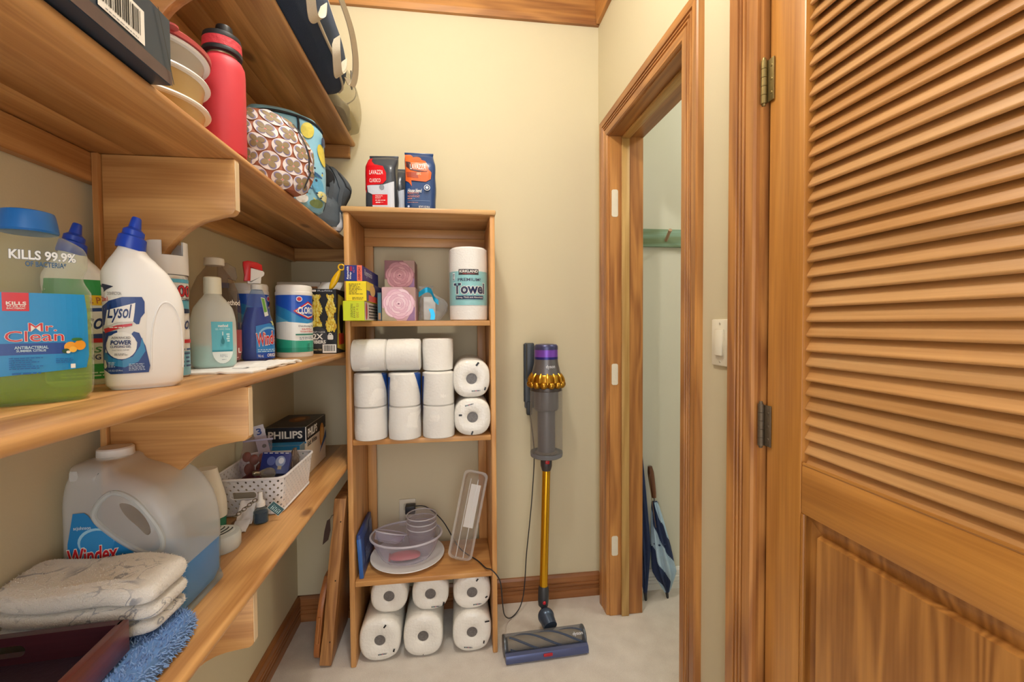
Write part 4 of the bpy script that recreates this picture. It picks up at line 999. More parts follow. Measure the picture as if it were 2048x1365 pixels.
# ---- translucent soap refill
q = thing('soap_refill', 'translucent soap refill bottle a quarter full of teal liquid', 'bottle', (.132, 1.072, Z3c), face(.132, 1.072)); q.scale = (.84, .9, 1)
lf = Loft([(0, 0, 0, .044, .027, 3), (.008, 0, 0, .0515, .033, 3), (.05, 0, 0, .053, .034, 3), (.105, 0, 0, .052, .034, 2.8), (.135, 0, 0, .045, .031, 2.5), (.155, 0, 0, .030, .026, 2.2), (.167, 0, 0, .020, .020, 2), (.172, 0, 0, .019, .019, 2)], 5, 44)
obj('bottle_body', lf.geo(), CLEAR('FAFCF4', .42, .25, tint='FAFBF8', edge=.2), q)
obj('soap_liquid', lf.geo(off=-.002, z0=.002, z1=.050), P('34C6CE', .3), q, 'teal liquid soap')
obj('cap', lathe([(.0205, .168), (.021, .170), (.0205, .205), (.018, .207)], 28), P('E3E1CE', .45), q)
p = Print(lf.front(arc=False), (.007, .02), base=.0008); t, B, PT = crop(270, 1299, .000209)
p.poly([t(245, 798), t(475, 798), t(475, 1110), t(250, 1110)], P('58B7CB', .35))
p.poly([t(250, 1110), t(475, 1110)]+[t(363+112*cos(a), 1110+140*sin(a)) for a in [pi*k/12 for k in range(1, 12)]], P('E9F2F2', .35)); p.rect(*B(250, 1105, 472, 1122), P('2F8FA6'))
p.text('method', *B(318, 825, 425, 858), WHITE, bold=.02); p.text('GEL HAND WASH', *B(288, 868, 445, 888), P('C9E9EE')); p.ell(*t(366, 1010), .0042, .0065, P('2A8290')); p.poly([t(366, 945), t(350, 1000), t(382, 1000)], P('2A8290')); p.rect(*B(360, 905, 372, 945), P('C9E9EE'))
for k in range(4): p.rect(*B(405+8*(k % 2), 925+k*24, 440, 942+k*24), P('C9E9EE'))
p.text('REFILL', *B(335, 1150, 415, 1180), P('9AA8B4')); p.lines(*B(350, 1195, 405, 1210), 1, P('9AA8B4')); p.done('label', q, 'teal label with white bottom')
# ---- big smoky bottle
q = thing('soap_refill', 'big smoky clear refill bottle with white cap and red lower label', 'bottle', (.069, 1.205, Z3c), face(.069, 1.205)+.15); q.scale = (.84, .9, 1)
lf = Loft([(0, 0, 0, .055, .036, 3), (.01, 0, 0, .066, .043, 3), (.14, 0, 0, .067, .044, 2.8), (.185, 0, 0, .060, .041, 2.5), (.22, 0, 0, .044, .034, 2.2), (.240, 0, 0, .028, .026, 2), (.247, 0, 0, .0225, .0225, 2), (.253, 0, 0, .022, .022, 2)], 5, 44)
obj('bottle_body', lf.geo(), CLEAR('A89A90', .10, .05, tint='F0EAE6', edge=.4), q)
obj('cap', lathe([(.026, .250), (.027, .252), (.026, .268), (.023, .270)], 32), P('E6E1D8', .4), q)
p = Print(lf.front(arc=False), (.007, .03), base=.0008); p.rect(-.02, .006, .064, .085, P('A3474C', .35, var=.1)); p.text('2.0 L', .02, .025, .060, .038, WHITE, bold=.02); p.lines(.02, .012, .06, .018, 1, P('D9A8A8')); p.done('label', q, 'red printed lower label'); p = Print(lf.front(arc=False), (.007, .03), base=.0008); p.text('method', .012, .148, .060, .162, WHITE, bold=.02); p.done('lettering', q)
# ---- clear trigger sprayer at the back
q = thing('trigger_sprayer', 'clear empty trigger spray bottle at the back by the wall', 'spray bottle', (.040, 1.305, Z3), face(.05, 1.33))
obj('bottle_body', Loft([(0, 0, 0, .026, .026, 2), (.006, 0, 0, .030, .030, 2), (.15, 0, 0, .030, .030, 2), (.18, 0, 0, .022, .022, 2), (.205, 0, 0, .012, .012, 2), (.215, 0, 0, .012, .012, 2)], 4, 32).geo(), CLEAR('C9C3BA', .15, .05, edge=.5), q)
obj('trigger_head', prism([(-.014, .212), (.010, .212), (.012, .232), (.03, .225), (.034, .235), (.03, .262), (.01, .275), (-.012, .272)], -.011, .011, 'y', r=.003), CLEAR('CFC6B8', .5, .2, edge=.4), q)
obj('collar', lathe([(.0145, .205), (.0145, .219)], 24), P('2A3C80', .4), q)
# ---- blue glass cleaner spray
q = thing('glass_cleaner', 'blue glass cleaner spray bottle with red and white trigger', 'spray bottle', (.129, 1.302, Z3), face(.129, 1.302)+.1); q.scale = (.88, .9, 1)
lf = Loft([(0, 0, 0, .040, .026, 3), (.008, 0, 0, .047, .030, 3), (.09, 0, 0, .047, .031, 2.8), (.12, 0, 0, .040, .028, 2.5), (.15, 0, 0, .031, .026, 2.3), (.178, 0, 0, .025, .022, 2.1), (.195, 0, 0, .018, .018, 2), (.205, 0, 0, .0135, .0135, 2)], 5, 44)
obj('bottle_body', lf.geo(), CLEAR('CFE4FA', .10, .04, tint='DCEBFF', edge=.45), q)
obj('blue_liquid', lf.geo(off=-.0018, z0=.002, z1=.150), CLEAR('0B46C4', .45, .2, tint='1C5CE0', edge=.4), q, 'bright blue liquid')
t, B, PT = crop(792, 1195, .000258)
REDT = P('D21C24', .3); obj('trigger_cover', prism(PT(650, 125, 700, 112, 800, 125, 850, 150, 857, 215, 730, 182, 722, 330, 655, 332, 662, 260, 650, 170), -.013, .013, 'y', r=.003), REDT, q, 'red trigger cover')
obj('trigger_grip', prism(PT(728, 186, 860, 212, 878, 230, 872, 262, 842, 285, 836, 352, 692, 356, 692, 318, 722, 328), -.010, .010, 'y', r=.003), P('EDEDEC', .35), q, 'white trigger body')
obj('collar', lathe([(.0165, .2), (.017, .202), (.0165, .214), (.0145, .215)], 28), P('E4E4E2', .35), q)
p = Print(lf.front(), (.005, .015), base=.0008); LB = P('2C8BD8', .32)
p.poly([(-.008, .008), (.064, .010), (.066, .098), (.03, .106), (-.008, .098)], LB); p.rect(-.008, .008, .066, .024, P('1B50B8', .32)); p.ell(.028, .07, .03, .026, P('8CC8F0', .32)); p.ell(.03, .066, .03, .024, P('1E6CC8', .32))
p.text('Windex', -.006, .046, .062, .082, REDT, bold=.02, shear=.2, rot=8, halo=WHITE, hw=.035); p.text('ORIGINAL', .022, .012, .060, .021, WHITE, bold=.02, shear=.2); p.lines(-.004, .026, .05, .036, 2, P('BFE0F4')); p.text('946 mL', -.004, .011, .012, .019, WHITE)
p.poly([(.008, .178), (.022, .176), (.032, .128), (.018, .124)], P('EDEFEA')); p.poly([(.0095, .176), (.020, .174), (.0275, .138), (.017, .136)], P('6FB04A')); p.rect(.038, .1, .052, .112, P('D9DE9A')); p.done('label', q)
# ---- wipes canisters
def canister(label, loc, rz):
    q = thing('wipes_canister', label, 'canister', loc, rz, None); q.scale = (.91, .91, 1)
    lf = Loft([(0, 0, 0, .056, .056, 2), (.003, 0, 0, .0583, .0583, 2), (.193, 0, 0, .0583, .0583, 2)], 2, 48)
    obj('canister_body', lf.geo(), P('E9E8E4', .3), q)
    obj('lid', lathe([(.0590, .1932), (.0597, .195), (.0595, .203), (.0575, .205), (.0578, .219), (.055, .2245), (.05, .2255)], 48), P('ECEAE6', .35), q)
    p = Print(lf.front(), (.006, .02), base=.0008); t, B, PT = crop(316, 1262, .000252)
    p.rect(-.16, .016, .16, .193, P('1E58C8', .28, var=.05)); p.poly([(-.075, .165), (-.03, .150), (.02, .122), (.16, .1), (.16, .1), (.06, .02), (-.075, .02)], P('2F8CC8', .28, var=.1))
    p.poly([(-.08, .120), (-.02, .110), (.04, .105), (.16, .12), (.16, .02), (-.08, .02)], P('EEF2F0', .3)); p.poly([(-.16, .145), (-.09, .14), (-.02, .112), (-.08, .108), (-.16, .12)], P('5FB4D8', .28, var=.15))
    p.poly([(-.16, .08), (-.08, .06), (0, .052), (.16, .05), (.16, .016), (-.16, .016)], P('2FA58C', .28, var=.12)); p.rect(-.16, .016, .16, .03, P('1F9078', .28))
    p.poly(PT(290, 690, 490, 570, 620, 620, 700, 690, 620, 760, 490, 792, 330, 720), P('C8242E', .3)); p.poly(PT(315, 690, 490, 590, 600, 630, 672, 690, 600, 750, 490, 772, 345, 715), WHITE); p.poly(PT(330, 690, 490, 602, 595, 638, 655, 690, 595, 742, 490, 760, 352, 712), P('1E4CB0', .3))
    p.text('CLOROX', *B(345, 640, 640, 726), WHITE, bold=.03); p.ell(*t(366, 545), .010, .0085, P('D9E4F4')); p.ell(*t(366, 545), .0075, .006, P('C83A4A'))
    p.text('Disinfecting Wipes', *B(352, 866, 640, 892), NAVY, bold=.01); p.text('Kills 99.9% of', *B(395, 902, 560, 928), RED, bold=.01); p.text('Viruses & Bacteria', *B(370, 932, 600, 956), RED, bold=.01); p.rect(*B(312, 972, 640, 990), P('1E7A68')); p.lines(*B(360, 1002, 600, 1040), 2, P('6C7890')); p.lines(*B(470, 1085, 530, 1170), 4, P('16705E')); p.done('label', q)
canister('blue and green disinfecting wipes canister with its logo showing', (.1735, 1.458, Z3), face(.17, 1.45)+.05)
canister('second wipes canister standing behind the blue spray bottle', (.0605, 1.408, Z3), face(.06, 1.40)+.9)
# ---- duster refill box, its handle, white carton behind
q, f, r_, t_ = carton('duster_box', 'black duster refill box with yellow fluffy dusters printed on it', 'box', (.186, 1.585, Z3), .083, .2, .226, P('23262C', .35))
t, B, PT = crop(578, 1232, .000283)
YF = [P(c, .5, var=.15, scale=200) for c in ('E6CF4A', 'D9B52E', 'EADB7A', 'C99A22')]
f.step = .00001
for cx0, w in ((640, 60), (810, 60)):
    for k in range(420):
        Y = 520+random.random()*(430 if cx0 > 700 else 390); f.ell(*t(max(582, min(868, cx0+random.uniform(-w, w)*(.7+.3*sin(Y*.03)))), Y), random.uniform(6, 13)*.000283, random.uniform(12, 30)*.000283, random.choice(YF), rot=random.uniform(-.5, .5), n=7)
f.step = .0003; f.lay = 16; f.ell(*t(650, 1030), .0125*2.9 if False else .034, .038, P('3A3D42', .4)); f.rect(*B(578, 1165, 870, 1228), P('1E2025', .4))
f.text('TRAP + LOCK', *B(582, 955, 740, 975), WHITE); f.text('2X', *B(590, 985, 715, 1055), WHITE, bold=.03); f.text('FIBERS', *B(582, 1065, 745, 1108), WHITE, bold=.03)
f.rrect(*B(768, 1000, 835, 1060), .004, P('E4E2DA')); f.poly(PT(780, 1000, 780, 985, 800, 975, 822, 985, 822, 1000, 812, 1000, 812, 990, 790, 990, 790, 1000), P('E4E2DA')); f.bars(*B(708, 1118, 870, 1222), BLACK, WHITE); f.rrect(*B(592, 445, 645, 470), .003, P('E9E2DC')); f.text('Refills', *B(662, 448, 835, 468), P('C9CCD4')); f.text('heavy duty', *B(598, 1165, 700, 1200), P('C9B98A'), bold=.02)
f.done('front_print', q); r_.rect(.0, .0, .2, .05, P('2C2F36')); r_.poly([(0, .02), (.12, .0), (.16, .12), (.1, .2), (.02, .21)], P('C9B23C', .5, var=.3)); r_.ell(.06, .12, .03, .055, BLACK); r_.rect(.02, .03, .09, .07, P('C8452A')); r_.done('side_print', q)
obj('flap', gx(box(0, 0, 0, .08, .07, .0012), loc=(.001, .06, .2262), rot=(.5, 0, 0)), P('E6E4E0', .5), q, 'white open top flap')
q = thing('yellow_duster', 'yellow plastic duster handle with a hanging ring', 'duster', (.244, 1.606, Z3+.2265), rot=(-.0, .46, 0))
obj('grip', Loft([(0, 0, 0, .005, .004, 2), (.01, 0, 0, .0085, .006, 2), (.035, 0, 0, .0115, .007, 2), (.06, 0, 0, .0085, .006, 2), (.072, 0, 0, .005, .004, 2), (.078, 0, 0, .004, .004, 2)], 4, 20).geo(), P('EDB90E', .35), q)
obj('ring', gx(torus(.010, .0028, 24, 8), Matrix.Translation((0, 0, .0875)) @ Matrix.Rotation(pi/2, 4, 'X')), P('EDB90E', .35), q)
q, f, r_, t_ = carton('white_carton', 'open white carton at the back behind the wipes canisters', 'box', (.022, 1.72, Z3), .155, .185, .262, P('D8D2C8', .5))
f.rect(.05, .238, .088, .246, P('4A4440')); f.rect(.1, .236, .11, .248, P('4A4440')); f.rect(.115, .238, .145, .246, P('A8744A')); f.done('front_print', q)
obj('flap', gx(box(0, 0, 0, .155, .1, .0012), loc=(0, .185, .262), rot=(.7, 0, 0)), P('C9BFB2', .5), q)
# ================================================================ lower shelf (S4)
Z4 = S4+.0004
def offpoly(pts, d):
    n = len(pts); out = []
    for i in range(n):
        a, b2, c = Vector(pts[i-1]), Vector(pts[i]), Vector(pts[(i+1) % n])
        e1 = (b2-a).normalized(); e2 = (c-b2).normalized(); n1 = Vector((-e1.y, e1.x)); n2 = Vector((-e2.y, e2.x))
        m = (n1+n2); m = m/max(.4, m.length_squared/2) if m.length > .01 else n1
        out.append(tuple(b2+m*d))
    return out
def slab(outl, hole, y0, y1, rad, k=6):
    """rounded slab: outline in x-z (counter-clockwise), through hole, thickness y0..y1"""
    rings = []
    for i in range(k, -1, -1):
        a = pi/2*i/k; rings.append([(x, y0+rad*(1-sin(a)), z) for x, z in offpoly(outl, rad*(1-cos(a))*.9)])
    rings = rings+[[(x, y1-(y-y0), z) for x, y, z in r] for r in rings[::-1]]
    V, Fc = skinrings(rings, True, not hole, not hole)
    if hole:
        for r, y, flip in ((rings[0], y0, 0), (rings[-1], y1, 1)):
            o2 = [(p[0], p[2]) for p in r]; tr = tessellate_polygon([[Vector((p[0], p[1], 0)) for p in o2], [Vector((p[0], p[1], 0)) for p in hole]])
            b0 = len(V); V += [(p[0], y, p[1]) for p in o2+hole]; Fc += [tuple(b0+i for i in t) for t in tr]
        b0 = len(V); n = len(hole); V += [(p[0], y, p[1]) for y in (y0, y1) for p in hole]
        Fc += [(b0+i, b0+(i+1) % n, b0+n+(i+1) % n, b0+n+i) for i in range(n)]
    bm = bmesh.new(); vs = [bm.verts.new(v) for v in V]
    for f in Fc:
        try: bm.faces.new([vs[i] for i in f])
        except ValueError: pass
    bmesh.ops.remove_doubles(bm, verts=bm.verts[:], dist=1e-5)
    return bmgeo(bm)
def smooth2(pts, k=4):
    n = len(pts); out = []
    P2 = [Vector((p[0], p[1], 0)) for p in pts]
    for i in range(n):
        a, b2, c, d = P2[i-1], P2[i], P2[(i+1) % n], P2[(i+2) % n]
        for j in range(k):
            t = j/k; v = .5*((2*b2)+(-a+c)*t+(2*a-5*b2+4*c-d)*t*t+(-a+3*b2-3*c+d)*t**3); out.append((v.x, v.y))
    return out
# ---- refill jug
jx, jy = .107, .885
q = thing('refill_jug', 'big translucent refill jug with moulded handle and blue liquid', 'jug', (jx, jy, Z4), 0)
out = [(-.085, 0), (.085, 0), (.094, .02), (.096, .10), (.093, .145), (.083, .184), (.060, .222), (.026, .248), (-.012, .263), (-.026, .277), (-.078, .277), (-.082, .264), (-.09, .246), (-.0955, .215), (-.096, .18), (-.096, .02)]
hole = [(.004, .212), (.020, .210), (.036, .196), (.048, .176), (.051, .160), (.044, .156), (.030, .172), (.012, .192)]
JM = CLEAR('EEF2F4', .42, .2, tint='F8FAFB', edge=.14)
JM2 = CLEAR('DCE8F0', .10, .12, tint='E8F2FA', edge=.10)
jg = slab(smooth2(out, 3), smooth2(hole, 3), -.075, .075, .026)
bm = bmesh.new(); vs = [bm.verts.new(v) for v in jg[0]]
for f in jg[1]: bm.faces.new([vs[i] for i in f])
bmesh.ops.bisect_plane(bm, geom=bm.verts[:]+bm.edges[:]+bm.faces[:], plane_co=(0, 0, .089), plane_no=(0, 0, 1), dist=1e-6)
jg = bmgeo(bm); jmi = [1 if sum(jg[0][i][2] for i in f)/len(f) < .089 else 0 for f in jg[1]]
obj('jug_body', jg, [JM, JM2], q, smooth=60, mi=jmi)
liq = [(-.084, .0015), (.084, .0015), (.0925, .02), (.094, .088), (-.094, .088), (-.0945, .02)]
obj('blue_liquid', slab(liq, None, -.073, .073, .025), P('2E9CEC', .3), q, 'pale blue liquid')
obj('cap', lathe([(.0262, .274), (.0275, .276), (.027, .290), (.0245, .2925)], 36, (-.052, 0)), P('EAE8E4', .4), q)
obj('grip_ridge', tube([(x, -.0755, z) for x, z in smooth2([(-.006, .232), (-.028, .214), (-.034, .190), (-.010, .162), (.022, .136), (.050, .122), (.068, .130), (.068, .155), (.050, .188), (.024, .220)], 4)]+[(-.006, -.0755, .232)], .0045, 8), CLEAR('DDE3E4', .55, .2, edge=.3), q)
def jm(px, py):   # photo pixel on the jug's front face
    x = .017+(px-125)*.00078; z = .976-(py-1000)*.000854; s = (jy-.075)/.82
    return (CPOS.x-(CPOS.x-x)*s-jx, CPOS.z-(CPOS.z-z)*s-Z4)
p = Print(flatmap((0, -.0762, 0), (1, 0, 0), (0, 0, 1)), base=.0008)
p.poly([jm(*a) for a in ((146, 1029), (168, 1028), (176, 1034), (186, 1050), (292, 1124), (292, 1160), (132, 1160), (134, 1090))], P('1E82C8', .35))
a = jm(165, 1105)+jm(215, 1072); p.ell((a[0]+a[2])/2, (a[1]+a[3])/2, .028, .024, P('9CD0F0')); p.ell((a[0]+a[2])/2+.002, (a[1]+a[3])/2-.002, .026, .022, P('2E8ED2'))
a = jm(135, 1131)+jm(234, 1097); p.text('Windex', *a, P('D0202C', .35), bold=.02, shear=.2, rot=6, halo=WHITE, hw=.035)
a = jm(148, 1063)+jm(182, 1054); p.text('scjohnson', *a, P('D9ECF8'), bold=.01); p.done('label', q, 'blue triangular label with red lettering')
# ---- towels
def pile(V, Fc, n, ln, mat_r=.0009, seed=3, cond=None):
    """short tufts standing on a surface"""
    rnd = random.Random(seed); OV, OF = [], []
    bm = bmesh.new(); vs = [bm.verts.new(v) for v in V]
    for f in Fc:
        try: bm.faces.new([vs[i] for i in f])
        except ValueError: pass
    bmesh.ops.recalc_face_normals(bm, faces=bm.faces[:]); bmesh.ops.triangulate(bm, faces=bm.faces[:])
    fs = [(f, f.calc_area()) for f in bm.faces]; tot = sum(a for _, a in fs)
    for f, a in fs:
        m = n*a/tot; m = int(m)+(1 if rnd.random() < m-int(m) else 0)
        A, B_, C_ = [v.co for v in f.verts]; nn = f.normal
        for _ in range(m):
            u, v = rnd.random(), rnd.random()
            if u+v > 1: u, v = 1-u, 1-v
            p0 = A+(B_-A)*u+(C_-A)*v
            if cond and not cond(p0, nn): continue
            d = (nn+Vector((rnd.uniform(-.7, .7), rnd.uniform(-.7, .7), rnd.uniform(-.7, .5)))).normalized()*ln*rnd.uniform(.6, 1.3)
            s = nn.orthogonal().normalized()*mat_r; s2 = nn.cross(s).normalized()*mat_r; b0 = len(OV)
            OV += [p0+s, p0-s*.5+s2, p0-s*.5-s2, p0+d*.6+s*.9, p0+d]
            OF += [(b0, b0+1, b0+3), (b0+1, b0+4, b0+3), (b0+1, b0+2, b0+4), (b0+2, b0, b0+3), (b0+2, b0+3, b0+4)]
    bm.free(); return OV, OF
q = thing('bath_mat', 'fluffy light blue bath mat folded under the tray and towel', 'bath mat', (.145, .63, Z4), .0)
lf = Loft([(0, 0, 0, .095, .155, 8), (.006, 0, 0, .103, .162, 8), (.020, 0, 0, .104, .163, 8), (.034, 0, 0, .101, .16, 7), (.039, 0, 0, .085, .145, 6)], 4, 72)
g = lf.geo(wob=.003, wsc=30); BLF = P('7FA3D6', .95, var=.25, scale=150, sheen=.3)
obj('mat_body', g, P('5F86BE', .95, var=.3, scale=120), q)
obj('pile', pile(g[0], g[1], 9000, .006, .0011, cond=lambda p0, nn: p0.z > .004 and p0.x > -.02), BLF, q, 'short fluffy pile', smooth=0, kind='stuff', fix=False)
# patterned towel: three rounded folds
def towel_mat():
    m, t = newmat('towel_cream'); b = t.b; tc = t.new('ShaderNodeTexCoord')
    n = t.new('ShaderNodeTexNoise'); n.inputs['Scale'].default_value = 24; n.inputs['Detail'].default_value = 1; n.inputs['Distortion'].default_value = 1.2
    t.l(tc.outputs['Object'], n.inputs['Vector'])
    a = t.new('ShaderNodeMath', operation='SUBTRACT'); a.inputs[1].default_value = .5; t.l(n.outputs['Fac'], a.inputs[0])
    ab = t.new('ShaderNodeMath', operation='ABSOLUTE'); t.l(a.outputs[0], ab.inputs[0])
    mp = t.new('ShaderNodeMapRange'); mp.inputs[1].default_value = .016; mp.inputs[2].default_value = .04; mp.inputs[3].default_value = .8; mp.inputs[4].default_value = 0; t.l(ab.outputs[0], mp.inputs[0])
    n3 = t.new('ShaderNodeTexNoise'); n3.inputs['Scale'].default_value = 11; t.l(tc.outputs['Object'], n3.inputs['Vector'])
    g3 = t.new('ShaderNodeMapRange'); g3.inputs[1].default_value = .45; g3.inputs[2].default_value = .55; t.l(n3.outputs['Fac'], g3.inputs[0])
    ml = t.new('ShaderNodeMath', operation='MULTIPLY'); t.l(mp.outputs[0], ml.inputs[0]); t.l(g3.outputs[0], ml.inputs[1])
    mx = t.new('ShaderNodeMix', data_type='RGBA'); mx.inputs[6].default_value = lin('EAE6DE'); mx.inputs[7].default_value = lin('8C8F98'); t.l(ml.outputs[0], mx.inputs[0]); t.l(mx.outputs[2], b.inputs['Base Color'])
    b.inputs['Roughness'].default_value = .95; b.inputs['Sheen Weight'].default_value = .3
    n2 = t.new('ShaderNodeTexNoise'); n2.inputs['Scale'].default_value = 420; n2.inputs['Detail'].default_value = 3; t.l(tc.outputs['Object'], n2.inputs['Vector'])
    bp = t.new('ShaderNodeBump'); bp.inputs['Strength'].default_value = .7; bp.inputs['Distance'].default_value = .004; t.l(n2.outputs['Fac'], bp.inputs['Height']); t.l(bp.outputs[0], b.inputs['Normal'])
    return m
TW = towel_mat(); TWW = P('ECE8E0', .95, var=.06, scale=60, bump=.8, bscale=380, sheen=.3)
q = thing('folded_towel', 'cream towel with grey line pattern folded on the blue mat', 'towel', (.120, .749, Z4+.0455), -.02); q.scale = (.93, .93, .84)
for i, (z0, z1, hw_, cx0, cy0, hd_) in enumerate(((.0, .030, .119, -.002, .001, .050), (.0305, .063, .122, .0, -.001, .051), (.0635, .106, .121, -.001, -.004, .054))):
    def prof(hw_, hd_, z0, z1): return None
    h = z1-z0; lf = Loft([(z0, cx0, cy0, hw_-.014, hd_-.010, 5), (z0+h*.18, cx0, cy0, hw_-.003, hd_-.002, 6), (z0+h*.5, cx0, cy0, hw_, hd_, 6), (z0+h*.82, cx0, cy0, hw_-.004, hd_-.003, 6), (z1, cx0-.004, cy0+.004, hw_-.018, hd_-.014, 5)], 4, 90)
    g = lf.geo(wob=.0035, wsc=24, seed=i*4)
    g = ([Vector((v[0], v[1], v[2]-.10*max(0, -(v[1]+.0))*(v[2]/.10) + (.004*sin(v[0]*40)*(v[2]/.1)))) for v in g[0]], g[1])
    fo = obj('towel_fold', g, TW, q)
    gf = pile(g[0], g[1], 3000, .0028, .0006, seed=i, cond=lambda p0, nn: nn.z > -.3)
    obj('terry_loops', gf, TW if i == 2 else TWW, fo, 'fine terry loops', smooth=0, kind='stuff', fix=False)
# ---- dark wooden tray
MAH = WOOD('y', light='7E3E32', dark='4A2020', knots=0, rough=.3); MAHX = WOOD('x', light='4A2028', dark='2A121C', knots=0, rough=.35); INN = P('2E1A2E', .7, var=.2, scale=60, bump=.2)
q = thing('serving_tray', 'dark mahogany serving tray with handle slot, resting on the bath mat', 'tray', (.113, .556, Z4+.0455), .07)
tw, tl, thh = .100, .118, .046
def slotted(s):
    return prism(rrpts(-tw, .0, tw, thh, .001), 0, .011, 'y', holes=[rrpts(-.085, .018, -.012, .034, .008)])
obj('side', gx(slotted(1), loc=(0, tl-.011, 0)), MAHX, q, 'end wall with an oval handle slot', smooth=30); obj('side', gx(slotted(1), loc=(0, -tl, 0)), MAHX, q, smooth=30)
for s in (-1, 1): obj('side', box(s*tw-.0055, -tl, 0, s*tw+.0055, tl, thh, .0015), MAH, q)
obj('tray_bottom', box(-tw+.006, -tl+.011, .002, tw-.006, tl-.011, .008), INN, q)
# ---- cone air freshener, round plug-in unit, papers, chain
q = thing('air_freshener', 'white cone air freshener with green base', 'air freshener', (.066, 1.165, Z4), face(.09, 1.16))
obj('base_cup', lathe([(.030, 0), (.033, .003), (.034, .035), (.032, .04)], 32), P('2E7D5E', .4), q)
obj('cone', gx(Loft([(.036, 0, 0, .036, .034, 2.4), (.06, 0, 0, .036, .033, 2.4), (.09, -.001, 0, .033, .030, 2.3), (.13, -.004, 0, .027, .024, 2.3), (.158, -.006, 0, .023, .020, 2.2)], 4, 36).geo()), P('ECE7D8', .45), q)
q = thing('odor_unit', 'round pale plastic air freshener puck with curved vents', 'air freshener', (.136, 1.066, Z4), -.3); q.scale = (1.2, 1.2, 1.1)
obj('housing', lathe([(.034, 0), (.036, .004), (.0365, .026), (.034, .033), (.028, .036), (.01, .0365)], 44), P('C9D3D6', .35), q)
for k in range(5):
    x = -.020+k*.009
    obj('vent', tube([(x+.006*cos(a)-.004, .018*sin(a), .0372) for a in [radians(-70+14*i) for i in range(11)]], .0012, 6), P('2A3236', .5), q)
obj('vent_plate', lathe([(.026, .0362), (.0255, .0368)], 36), P('DCE4E6', .35), q)
q = thing('paper_packet', 'crumpled white paper packet against the basket', 'packet', (.135, 1.197, Z4), .1)
obj('packet', gx(sheet(14, 14, lambda u, v, s: (-.019+.038*u, -.02+.04*v+s+.008*noise.noise(Vector((u*3, v*3, 4))), .004+.046*v+.004*abs(noise.noise(Vector((u*4, v*2, 8))))), .002)), P('E6E4E6', .7), q)
obj('packet_flap', gx(sheet(10, 10, lambda u, v, s: (-.017+.036*u, -.062+.04*v, .002+s+.012*v+.004*max(0, noise.noise(Vector((u*4, v*3, 2))))), .0015)), P('DFE0E6', .7), q)
q = thing('metal_chain', 'small metal bead chain lying on the white packet', 'chain', (0, 0, 0))
A0, A1 = Vector((.140, 1.135, .800)), Vector((.168, 1.172, .822))
for k in range(8):
    c = A0.lerp(A1, k/7); obj('link', gx(torus(.0042, .0012, 14, 6, sx=1.3), Matrix.Translation(c) @ Matrix.Rotation(.9, 4, 'Z') @ Matrix.Rotation(pi/2*(k % 2), 4, 'X')), P('8C8678', .3, .9), q)
# ---- refill vial with tag
q = thing('oil_refill', 'small glass scented oil refill with dark blue liquid and teal tag', 'bottle', (.1735, 1.192, Z4), face(.165, 1.2))
vb = Loft([(0, 0, 0, .014, .012, 2.4), (.003, 0, 0, .0175, .015, 2.6), (.030, 0, 0, .0175, .015, 2.5), (.037, 0, 0, .012, .011, 2.2), (.041, 0, 0, .0085, .0085, 2), (.046, 0, 0, .0085, .0085, 2)], 4, 32)
obj('glass', vb.geo(), CLEAR('D6E2E6', .05, .04, edge=.4), q); obj('oil', vb.geo(off=-.002, z0=.003, z1=.029), P('1E3F5C', .3), q, 'dark blue oil')
obj('stopper', lathe([(.0105, .044), (.011, .046), (.0105, .056), (.007, .058), (.0055, .062), (.005, .080), (.004, .081)], 24), P('ECECEA', .4), q)
o = obj('tag', gx(box(-.011, -.0004, -.019, .011, .0004, .019), Matrix.Translation((.034, -.012, .034)) @ Matrix.Rotation(-.75, 4, 'Y')), P('E4E6E4', .5), q)
p = Print(lambda a, b2, off: Matrix.Translation((.034, -.012, .034)) @ Matrix.Rotation(-.75, 4, 'Y') @ Vector((a, -.0004-off, b2))); p.rect(-.010, -.018, .010, .018, P('2F5E68')); p.lines(-.007, -.014, .007, .014, 6, P('BFE3E8')); p.done('tag_print', o)
# ---- perforated basket
bx0, bx1, by0, by1, bh = .036, .206, 1.238, 1.478, .105
q = thing('plastic_basket', 'white perforated plastic basket filled with light bulbs', 'basket', ((bx0+bx1)/2, (by0+by1)/2, Z4))
def bpt(s, v):     # s = 0..1 round the basket, v = height 0..1
    hwx, hwy = (bx1-bx0)/2+.010*v, (by1-by0)/2+.010*v; r = .022
    pts = rrpts(-hwx, -hwy, hwx, hwy, r, 5); n = len(pts); P3 = [Vector((a, b2, 0)) for a, b2 in pts]
    L_ = [(P3[(i+1) % n]-P3[i]).length for i in range(n)]; d = (s % 1)*sum(L_)
    for i in range(n):
        if d <= L_[i]: 
            w = P3[i].lerp(P3[(i+1) % n], d/L_[i]); break
        d -= L_[i]
    return Vector((w.x, w.y, v*bh))
nc, nr = 84, 9; V, Fc = [], []
cache = [[bpt(i/nc, .08+.86*j/nr) for i in range(nc)] for j in range(nr+1)]
def slot(c): return abs(c.x+.005) < .032 and c.y < -.09 and .050 < c.z < .070
for j in range(nr):
    for i in range(nc):
        a, b2, c, d = cache[j][i], cache[j][(i+1) % nc], cache[j+1][(i+1) % nc], cache[j+1][i]; m = (a+b2+c+d)/4
        if slot(m): continue
        k = len(V); V += [a, b2, c, d]
        if (i+j) % 2: Fc.append((k, k+1, k+2, k+3)); continue
        w = .74; V += [m+((a+b2)/2-m)*w, m+((b2+c)/2-m)*w, m+((c+d)/2-m)*w, m+((d+a)/2-m)*w]
        Fc += [(k, k+1, k+4), (k+1, k+5, k+4), (k+1, k+2, k+5), (k+2, k+6, k+5), (k+2, k+3, k+6), (k+3, k+7, k+6), (k+3, k, k+7), (k, k+4, k+7)]
